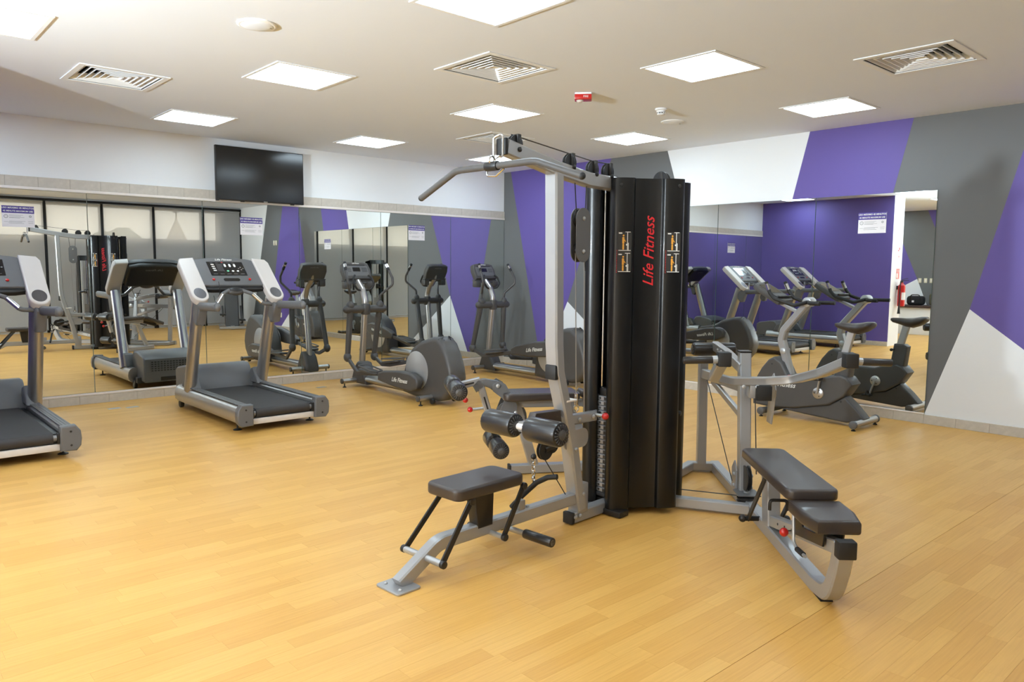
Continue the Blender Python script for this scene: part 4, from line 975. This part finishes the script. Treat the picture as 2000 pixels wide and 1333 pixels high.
MB().bar([f(.87, 0, .07), f(.755, 0, 1.04)], .075, .085, upv=U).done('front_post', 'frame', gym)
MB().box(f(.755, 0, 1.045), (.09, .08, .012), rot=f.rot()).done('post_cap', 'blackmetal', gym)
MB().bar([p1+U*-.03+Z*.79, f(.78, -.0, .80)], .05, .075).done('cross_brace', 'frame', gym)
MB().bar([p1*.75+f(.8, 0, 0)*.25+Z*.76, f(.835, 0, .58)], .03, .05).done('diagonal_brace', 'frame', gym)
for u_, z_ in ((.25, .79), (.62, .80)): bolt(f(u_, -.06, z_), -N)
MB().prism([(-.05, 0), (.05, 0), (.06, .14), (.0, .20), (-.06, .14)], f(.80, -.05, .09), U, Z, .010).done('post_gusset', 'frame', gym)
for z_ in (.12, .2): bolt(f(.82, -.058, z_), -N); bolt(f(.875, .046, z_), N)
wheel(f(.93, .0, .20), N, .085, .03); wheel(f(1.00, -.02, .075), Z, .06, .025)
MB().prism([(-.10, -.075), (.05, -.075), (.05, .075), (-.10, .075), (-.13, .04), (-.13, -.04)], f(.97, .0, .10), U, N, .008, bev=.002).done('pulley_cover', 'mdgrey', gym)
bolt(f(.94, 0, .105), Z, .02)
MB().tube([ed(.25, .04, .11), f(1.0, -.08, .10)], .0035, 6).done('cable', 'cable', gym)
MB().tube([f(.905, .07, .22), f(.80, .07, .78)], .004, 6).done('cable', 'cable', gym); MB().tube([p1+f.u*.1+Z*.5*0+Z*.78, f(.82, -.07, .15)], .0035, 6).done('cable', 'cable', gym)
# press arm (U) with block pivot
L0 = [(1.60, -.345, 1.085), (1.05, -.27, .90), (.93, -.16, .865), (.93, .10, .865), (.98, .27, .885), (1.25, .35, .97), (1.60, .375, 1.085)]
MB().bar([f(*q) for q in L0], .065, .055, upv=Z, bev=.007, fil=.14, fs=7).done('press_arm', 'frame', gym)
for sv, vv in ((-1, -.345), (1, .375)):
    MB().box(f(1.615, vv, 1.09), (.075, .075, .085), rot=f.rot(), bev=.008).done('arm_end_block', 'rubber', gym)
    MB().cyl(f(1.615, vv, 1.09), f(1.615, vv+sv*.065, 1.085), .023).done('grip_collar', 'silver', gym)
    MB().cyl(f(1.615, vv+sv*.055, 1.085), f(1.615, vv+sv*.235, 1.08), .022, bev=.008).done('handgrip', 'foam', gym)
MB().box(f(.90, .06, .80), (.10, .13, .10), rot=f.rot(), bev=.008).done('pivot_block', 'frame', gym); MB().box(f(.965, .08, .79), (.05, .10, .10), rot=f.rot(), bev=.006).done('pivot_cap', 'rubber', gym)
for vv in (-.02, .07): bolt(f(.962, vv-.03, .83), U, .014)
MB().bar([f(.80, -.02, .93), f(.50, -.045, .99), f(.22, -.08, 1.03)], .05, .07).done('roller_arm', 'frame', gym)
for u_ in (.35, .47): bolt(f(u_, -.09, 1.01), -N, .013)
roller(f(.20, -.24, 1.0), f(.18, .075, 1.0), .052)
MB().prism([(-.06, -.20), (.05, -.20), (.12, .05), (.06, .16), (-.02, .10)], f(.72, .20, .74), U, Z, .010, bev=.002).done('cam_plate', 'frame', gym)
MB().cyl(f(.72, .205, .86), f(.72, .31, .86), .012).done('plunger', 'chrome', gym); MB().ball(f(.72, .325, .86), .022).done('plunger_knob', 'red', gym)
# bench
MB().bar([f(1.50, 0, .07), f(1.44, 0, .43)], .075, .13, upv=U).done('bench_upright', 'frame', gym)
MB().prism(rrect(.93, .27, .05, 6), f(1.715, .0, .456), U, N, .062, bev=.017, seg=3, ang=50).done('bench_pad', 'vinyl', gym, 50)
MB().prism([(-.165, -.13), (.02, -.13), (.165, -.10), (.165, .10), (.02, .13), (-.165, .13)], f(2.355, 0, .405), U, N, .07, bev=.017, seg=3, ang=50).done('bench_seat', 'vinyl', gym, 50)
MB().box(f(1.72, 0, .415), (.80, .08, .02), rot=f.rot()).done('bench_plate', 'blackmetal', gym)
MB().bar([f(1.56, 0, .115), f(2.60, 0, .335)], .06, .065, upv=Z).done('seat_rail', 'silver', gym)
MB().box(f(2.60, 0, .335), (.06, .085, .085), rot=f.rot(), bev=.008).done('rail_cap', 'rubber', gym)
for k in range(4): MB().cyl(f(1.72+k*.12, -.031, .15+k*.0255), f(1.72+k*.12, -.034, .15+k*.0255), .007, n=8).done('rail_hole', 'black', gym)
MB().prism([(-.20, -.05), (.20, .03), (.22, .13), (.15, .13), (.10, .06), (-.08, .03), (-.12, .12), (-.20, .12)], f(2.25, -.045, .26), U, Z, .010, bev=.002).done('seat_carriage', 'blackmetal', gym)
MB().prism([(-.20, -.05), (.20, .03), (.22, .13), (-.20, .12)], f(2.25, .045, .26), U, Z, .010, bev=.002).done('seat_carriage', 'blackmetal', gym)
for sv in (-1, 1):
    MB().bar([f(1.36, sv*.10, .06), f(1.68, sv*.10, .41)], .012, .038, upv=U, bev=.003).done('bench_strut', 'blackmetal', gym)
MB().cyl(f(1.36, -.13, .062), f(1.36, .13, .062), .016).ball(f(1.36, -.135, .062), .024).ball(f(1.36, .135, .062), .024).done('strut_axle', 'blackmetal', gym)
MB().tube([f(2.10, -.075, .38), f(2.14, -.08, .20), f(2.20, -.08, .18), f(2.32, -.08, .19)], .009, 8, fil=.03).done('seat_lever', 'silver', gym)
MB().cyl(f(2.20, -.08, .182), f(2.29, -.08, .188), .014).done('lever_grip', 'rubber', gym)
MB().cyl(f(2.06, -.05, .225), f(2.06, -.09, .225), .009).done('plunger', 'chrome', gym); MB().ball(f(2.06, -.105, .222), .024).done('plunger_knob', 'red', gym)
MB().tube([f(1.62, -.05, .20), f(1.62, -.05, .26), f(1.62, .05, .26), f(1.62, .05, .20)], .010, 8, fil=.02).done('rail_stop', 'blackmetal', gym)

# ================= station 3: leg extension / curl beyond the tower
f = S3; U = f.u; N = f.v
e3 = Fr((0, 0), TH1-120)
MB().bar([e3(.22, 0, .045), f(.0, .0, .045)], .07, .065).done('base_tube', 'frame', gym)
MB().bar([f(-.25, 0, .04), f(.60, 0, .04)], .07, .07).done('base_tube', 'frame', gym)
MB().box(f(.605, 0, .04), (.02, .075, .075), rot=f.rot(), bev=.005).done('tube_cap', 'rubber', gym)
MB().bar([f(.41, 0, .06), f(.50, 0, .36), f(.56, 0, .56)], .06, .075, upv=U, fil=.1).done('leg_post', 'frame', gym)
MB().bar([f(-.1, 0, .06), f(.15, 0, .56)], .055, .065, upv=U).done('rear_leg_post', 'frame', gym)
MB().bar([f(.0, 0, .555), f(.58, 0, .56)], .06, .06).done('seat_beam', 'frame', gym)
MB().prism(rrect(.60, .28, .045, 6), f(.37, 0, .625), U, N*1.0, .062, bev=.017, seg=3, ang=50).done('seat_pad', 'vinyl', gym, 50)
ex = (U*-.95+Z*-.30).normalized()
MB().prism(rrect(.50, .28, .045, 6), f(-.20, 0, .555), ex, -N, .06, bev=.017, seg=3, ang=50).done('front_pad', 'vinyl', gym, 50)
MB().bar([f(.05, 0, .555), f(-.33, 0, .455)], .05, .05).done('pad_support', 'blackmetal', gym)
for sv in (-1, 1): MB().cyl(f(.22, sv*.17, .52), f(.22, sv*.30, .50), .016).done('seat_grip', 'foam', gym)
MB().cyl(f(.22, -.18, .52), f(.22, .18, .52), .012).done('grip_axle', 'silver', gym)
# pivot plate and lever
for sv in (-.075, .065):
    MB().prism([(.0, -.06), (.06, -.08), (.14, .0), (.10, .10), (.19, .17), (.19, .22), (.14, .25), (.09, .22), (.0, .06)], f(.56, sv, .50), U, Z, .008, bev=.0015).done('pivot_plate', 'mdgrey', gym)
    bolt(f(.71, sv+(.006 if sv > 0 else -.006), .71), N*(1 if sv > 0 else -1), .016); bolt(f(.57, sv+(.006 if sv > 0 else -.006), .50), N*(1 if sv > 0 else -1), .014)
MB().prism([(-.02, -.03), (.02, -.045), (.10, -.01), (.17, -.055), (.20, .0), (.16, .045), (.10, .05), (.0, .03)], f(.70, 0, .71), U, Z, .05, bev=.006).done('lever_head', 'mdgrey', gym)
MB().bar([f(.84, 0, .745), f(1.03, 0, .70)], .05, .055).done('upper_lever', 'frame', gym); MB().bar([f(.845, 0, .735), f(.745, 0, .40)], .05, .055, upv=U).done('lower_lever', 'frame', gym)
MB().bar([f(.75, 0, .42), f(.715, 0, .27)], .036, .042, upv=U).done('lever_extension', 'black', gym)
MB().bar([f(.89, .0255, .733), f(.99, .0255, .709)], .003, .012).done('lever_slot', 'black', gym); MB().bar([f(.81, .0255, .62), f(.78, .0255, .52)], .003, .012, upv=U).done('lever_slot', 'black', gym)
for u_, z_ in ((1.03, .695), (.715, .245)):
    MB().cyl(f(u_, -.24, z_), f(u_, .24, z_), .014).done('roller_axle', 'silver', gym)
    roller(f(u_, .045, z_), f(u_, .25, z_), .066); roller(f(u_, -.25, z_), f(u_, -.045, z_), .066)
MB().cyl(f(.97, .0, .68), f(.955, 0, .61), .011).done('plunger', 'silver', gym); MB().ball(f(.952, 0, .595), .022).done('plunger_knob', 'red', gym)
MB().cyl(f(.80, .0, .53), f(.90, 0, .52), .011).done('plunger', 'silver', gym); MB().ball(f(.915, 0, .52), .022).done('plunger_knob', 'red', gym)
MB().lathe([(.13, -.006), (.13, .006)], f(.60, .0, .45), N, n=26).done('cam_disc', 'mdgrey', gym)
MB().tube([f(.50, .02, .45), e3(.3, 0, .3)], .0035, 6).done('cable', 'cable', gym)

# ================= loose attachments hanging on the gym
f = S1; U = f.u; N = f.v
# the bar: direction measured in the photograph, from its low left tip to its right tip
tip = f(1.345, 0, 2.15)
bl_ = thing('pulldown_bar', 'long grey bent pulldown bar hanging from the lat tower arm', 'exercise bar', (CX+tip.x, CY+tip.y, tip.z))
A = N*1.0
MB().tube([A*-.60+V((0, 0, -.135)), A*-.30+V((0, 0, -.005)), A*-.25+V((0, 0, .0)), A*.28+V((0, 0, .0)), A*.33+V((0, 0, -.005)), A*.62+V((0, 0, -.10))], .0185, 14, fil=.10).done('bar', 'dkgrey', bl_)
for s, e in ((-1, A*-.60+V((0, 0, -.135))), (1, A*.62+V((0, 0, -.10)))): MB().ball(e, .0187).done('bar_end', 'rubber', bl_)
MB().cyl(A*-.045, A*.045, .026, bev=.004).done('swivel_sleeve', 'black', bl_)
MB().torus((0, 0, .03), A, .022, .006, n=16, m=6).done('swivel_eye', 'chrome', bl_)
MB().tube([A*-.04+V((0, 0, .01)), A*-.04+V((0, 0, -.05)), A*.03+V((0, 0, -.055)), A*.09+V((0, 0, -.02))], .005, 8, fil=.015).done('snap_hook', 'chrome', bl_)
# short curl bar on its chain under the thigh rollers
tp = f(.99, 0, .34)
cb = thing('curl_bar', 'short black curved bar hanging on a chain below the thigh rollers', 'exercise bar', (CX+tp.x, CY+tp.y, tp.z))
B = (N*.9+U*-.35).normalized()
MB().tube([B*.15+V((0, 0, .05)), B*.09+V((0, 0, .04)), B*.02+V((0, 0, .0)), B*-.07+V((0, 0, -.09)), B*-.14+V((0, 0, -.17))], .016, 12, fil=.06).done('bar', 'rubber', cb)
MB().torus((0, 0, .02), B, .017, .005, n=14, m=6).done('eye', 'chrome', cb)
for k in range(4):
    l = MB().torus((0, 0, 0), (1, 0, 0) if k % 2 else (0, 1, 0), .012, .0032, n=12, m=5); bmesh.ops.scale(l.bm, vec=(1, 1, 1.5), verts=l.bm.verts); bmesh.ops.translate(l.bm, vec=(0, 0, .05+k*.026), verts=l.bm.verts); l.done('chain_link', 'chrome', cb)
MB().ball((0, 0, .155), .018).done('cable_stop', 'black', cb)
# ================================================================== things seen only in the mirrors
# cable tower near the window wall
ct = thing('cable_tower', 'black cable weight tower standing by the window blinds', 'gym machine', (-3.95, -10.45, 0), R(180))
MB().bar([(0, -.05, .04), (0, -.95, .04)], .08, .07).bar([(-.30, .0, .04), (.30, .0, .04)], .08, .07).done('base_frame', 'frame', ct)
for s in (-1, 1):
    MB().prism([(-.16, .06), (.16, .06), (.18, 1.0), (.14, 1.78), (-.10, 1.84), (-.16, 1.70)], (s*.235, .05, 0), (0, 1, 0), (0, 0, 1), .03, bev=.008).done('side_shroud', 'shroud', ct)
    MB().cyl((s*.06, .05, .08), (s*.06, .05, 1.75), .011, n=10).done('guide_rod', 'chrome', ct)
    MB().bar([(s*.20, -.14, .07), (s*.20, -.14, 1.72)], .05, .05, upv=(0, 1, 0)).done('mast', 'silver', ct)
MB().prism([(-.18, 0), (.18, 0), (.16, .08), (-.14, .12)], (0, .05, 1.72), (0, 1, 0), (0, 0, 1), .50, bev=.02).done('top_cover', 'shroud', ct)
pm = None
for i in range(18):
    if pm is None: o = MB().box((0, 0, 0), (.30, .13, .029), bev=.003, seg=1).done('weight_plate', 'steel', ct); pm = o.data
    else: o = bpy.data.objects.new('weight_plate', pm); COL.objects.link(o); o.parent = ct
    o.location = (0, .05, .12+i*.0325)
MB().box((0, -.15, 1.05), (.16, .08, .14), bev=.01).done('pulley_carriage', 'blackmetal', ct); wheel((0, -.20, 1.05), (1, 0, 0), .05, .026, par=ct)
MB().cyl((-.11, -.26, 1.02), (.11, -.26, 1.02), .014).done('handle', 'rubber', ct); MB().tube([(0, -.15, 1.7), (0, -.2, 1.1)], .004, 6).done('cable', 'cable', ct)
# stair climber
sc = thing('stair_climber', 'dark grey stair climber in the corner by the blinds', 'stair climber', (-.78, -9.9, 0), R(200))
MB().bar([(0, -.55, .05), (0, .55, .05)], .10, .07).bar([(-.32, .50, .05), (.32, .50, .05)], .06, .06).bar([(-.32, -.50, .05), (.32, -.50, .05)], .06, .06).done('base_frame', 'silver', sc)
MB().prism([(.50, .06), (.54, .35), (.45, .75), (.34, .98), (.16, 1.02), (.10, .86), (-.10, .35), (-.22, .06)], (0, 0, 0), (0, 1, 0), (0, 0, 1), .34, bev=.03, ang=12).done('body_shell', 'dkgrey', sc, 50)
for s in (-1, 1):
    MB().bar([(s*.23, .25, .55), (s*.23, -.52, .22 if s < 0 else .36)], .05, .06).done('step_arm', 'dkgrey', sc)
    MB().box((s*.23, -.55, .25 if s < 0 else .39), (.15, .34, .03), bev=.01).done('step_pedal', 'rubber', sc)
    MB().tube([(s*.14, .40, .95), (s*.27, .34, 1.12), (s*.27, -.10, 1.02), (s*.27, -.22, .90)], .018, 10, fil=.08).done('handrail', 'rubber', sc)
MB().bar([(0, .34, .95), (0, .42, 1.45)], .08, .06, upv=(0, 1, 0)).done('console_mast', 'silver', sc)
MB().box((0, .40, 1.52), (.36, .08, .24), rot=(R(-25), 0, 0), bev=.02).done('console', 'dkgrey', sc); MB().box((0, .36, 1.505), (.24, .01, .12), rot=(R(-25), 0, 0)).done('display', 'screen', sc)
# fire extinguisher on the end of the short wall
fx = thing('fire_extinguisher', 'red fire extinguisher hanging on the white wall end', 'fire extinguisher', (-8.70, YS-.10, .86), 0)
MB().lathe([(.062, 0), (.075, .012), (.075, .40), (.068, .45), (.03, .49), (.026, .515)], (0, 0, 0), n=24).done('cylinder', 'red', fx)
MB().box((0, 0, .535), (.05, .05, .04), bev=.006).box((0, -.07, .56), (.025, .14, .012), bev=.003).box((0, -.06, .59), (.025, .12, .010), rot=(R(-14), 0, 0), bev=.003).done('valve_handle', 'blackmetal', fx)
MB().tube([(.03, 0, .53), (.12, -.02, .56), (.14, -.02, .45), (.095, 0, .25), (.095, 0, .05)], .011, 8, fil=.06).done('hose', 'rubber', fx); MB().cyl((.095, 0, .06), (.095, 0, -.16), .012, .032).done('horn', 'black', fx)
b = MB()
for i in range(9):
    a = R(-150+i*15); b.box((.0765*math.cos(a), .0765*math.sin(a), .22), (.001, .021, .16), rot=(0, 0, a))
b.done('paper_label', 'paper', fx, 0)
MB().box((0, .085, .40), (.06, .03, .08)).done('wall_hook', 'blackmetal', fx)
def wsign(loc, w_, h_, m, name, label):
    t = thing(name, label, 'sign', loc, 0); MB().box((0, -.002, h_/2), (w_, .004, h_)).done('board', m, t, 0); return t
t = wsign((-8.70, YS, 1.45), .16, .22, 'red', 'extinguisher_sign', 'red sign directly above the fire extinguisher'); text('EXTINTOR', .028, (0, -.0045, .17), (1, 0, 0), (0, 0, 1), 'whiteprint', t); MB().box((.035, -.0045, .07), (.07, .001, .10)).done('white_field', 'paper', t, 0)
t = wsign((-8.70, YS, 1.86), .16, .30, 'paper', 'route_sign', 'white sign with red marks, topmost on the wall end')
b = MB(); b.box((-.02, -.0045, .24), (.05, .001, .05)); b.box((.03, -.0045, .20), (.05, .001, .03)); b.box((0, -.0045, .07), (.03, .001, .03)); b.done('red_marks', 'redprint', t, 0)
# reception desk with bags
dk = thing('reception_desk', 'white desk with dark wood top by the outer wall', 'desk', (-12.35, -2.6, 0), 0)
MB().box((0, 0, .72), (.62, 1.8, .06), bev=.006).done('desk_top', 'walnut', dk); MB().box((.22, 0, .345), (.03, 1.7, .69), bev=.004).done('front_panel', 'white_paint', dk)
for s in (-1, 1): MB().box((-.03, s*.84, .345), (.50, .03, .69), bev=.004).done('side_panel', 'walnut', dk)
MB().box((-.02, .3, .64), (.4, .5, .09), bev=.004).done('drawer', 'walnut', dk)
bg_ = thing('duffel_bag', 'black duffel bag lying on the dark desk top', 'bag', (-12.3, -2.15, .75), R(80))
MB().box((0, 0, .12), (.42, .24, .24), bev=.08, seg=4).done('body', 'cloth', bg_, 60); MB().tube([(-.12, -.12, .14), (-.10, -.14, .27), (.10, -.14, .27), (.12, -.12, .14)], .012, 8, fil=.06).done('handle', 'cloth', bg_); MB().box((.05, -.122, .10), (.05, .004, .05)).done('patch', 'paper', bg_, 0)
b2 = thing('backpack', 'olive backpack standing on the desk beside the duffel bag', 'bag', (-12.3, -2.62, .75), R(75))
MB().box((0, 0, .16), (.30, .20, .32), bev=.08, seg=4).done('body', 'olive', b2, 60); MB().box((0, -.11, .11), (.22, .07, .16), bev=.03, seg=3).done('front_pocket', 'olive', b2, 60); MB().tube([(-.05, 0, .31), (0, 0, .36), (.05, 0, .31)], .010, 8, fil=.03).done('carry_loop', 'cloth', b2)
# photographer's flash on a tripod stand, left of the camera, aimed up at the ceiling
sb = thing('studio_flash', 'black studio flash head on a tripod light stand', 'studio light', (-11.7, -5.9, 0))
MB().cyl((0, 0, .12), (0, 0, 1.75), .016).done('stand_pole', 'blackmetal', sb); MB().cyl((0, 0, .55), (0, 0, .63), .026).done('collar', 'black', sb)
for k in range(3):
    a = 2*PI*k/3; MB().bar([(0, 0, .58), (.48*math.cos(a), .48*math.sin(a), .012)], .02, .012).done('leg', 'blackmetal', sb)
hd = V((.86, .10, .50)).normalized(); hc = V((0, 0, 1.82))
MB().cyl(hc-hd*.16, hc+hd*.12, .065, bev=.01).done('flash_body', 'black', sb)
MB().lathe([(.06, .12), (.10, .20), (.102, .20), (.062, .118)], hc, hd, n=28).done('reflector_dish', 'chrome', sb)
MB().box((0, 0, 1.76), (.05, .04, .06), bev=.006).done('tilt_bracket', 'blackmetal', sb)
ld = bpy.data.lights.new('flash_tube', 'SPOT'); ld.energy = STROBE; ld.spot_size = R(105); ld.spot_blend = 1.0; ld.shadow_soft_size = .10; ld.color = (.78, .915, 1.0)
lo = bpy.data.objects.new('flash_tube', ld); COL.objects.link(lo); lo.parent = sb; lo.location = hc+hd*.24; lo.rotation_euler = hd.to_track_quat('-Z', 'Y').to_euler()
# ================================================================== outside the windows
struct(MB().box((0, -60, -6.2), (160, 96, .4)).done('ground', 'ground', None, 0))
ch = thing('church', 'pale stone church with pointed spire outside the windows', 'church', (8.1, -41, -6))
MB().box((0, 0, 3.5), (2.6, 2.6, 7.0), bev=.05).done('tower', 'church', ch); MB().box((7, -1, 2.6), (12, 6, 5.2), bev=.05).done('nave', 'church', ch)
MB().cyl((0, 0, 7.0), (0, 0, 10.6), 1.75, .05, n=8).done('spire', 'church', ch); MB().prism([(-3.1, 0), (3.1, 0), (0, 2.6)], (7, -1, 5.2), (0, 1, 0), (0, 0, 1), 12).done('nave_roof', 'church', ch)
MB().box((0, 0, 10.95), (.08, .08, .8)).box((0, 0, 11.05), (.42, .08, .08)).done('cross', 'blackmetal', ch)
for i, (x, y, h, r, lb) in enumerate(((3.4, -36, 9.6, 2.4, 'leafy tree outside the windows, tallest beside the church'), (-1.5, -38, 8.6, 2.8, 'broad leafy tree outside the windows, farther from the church'), (14.5, -33, 8.2, 2.6, 'leafy tree outside the windows in front of the church nave'))):
    tr = thing('tree', lb, 'tree', (x, y, -6), 0, 'trees outside the windows')
    MB().cyl((0, 0, 0), (0, 0, h-r), .28, .14, n=10).done('trunk', 'bark', tr)
    rnd = random.Random(i+3); b = MB()
    for k in range(26):
        a, c, q = rnd.uniform(0, 6.28), rnd.uniform(-.7, 1), r*rnd.uniform(.3, .78); s = math.sqrt(max(0, 1-c*c))
        bmesh.ops.create_icosphere(b.bm, subdivisions=2, radius=r*rnd.uniform(.28, .45), matrix=Matrix.Translation((q*s*math.cos(a), q*s*math.sin(a), h-r+q*c)))
    for v in b.bm.verts: v.co += V((rnd.uniform(-.12, .12), rnd.uniform(-.12, .12), rnd.uniform(-.12, .12)))
    b.done('crown', 'leaf', tr, 0)
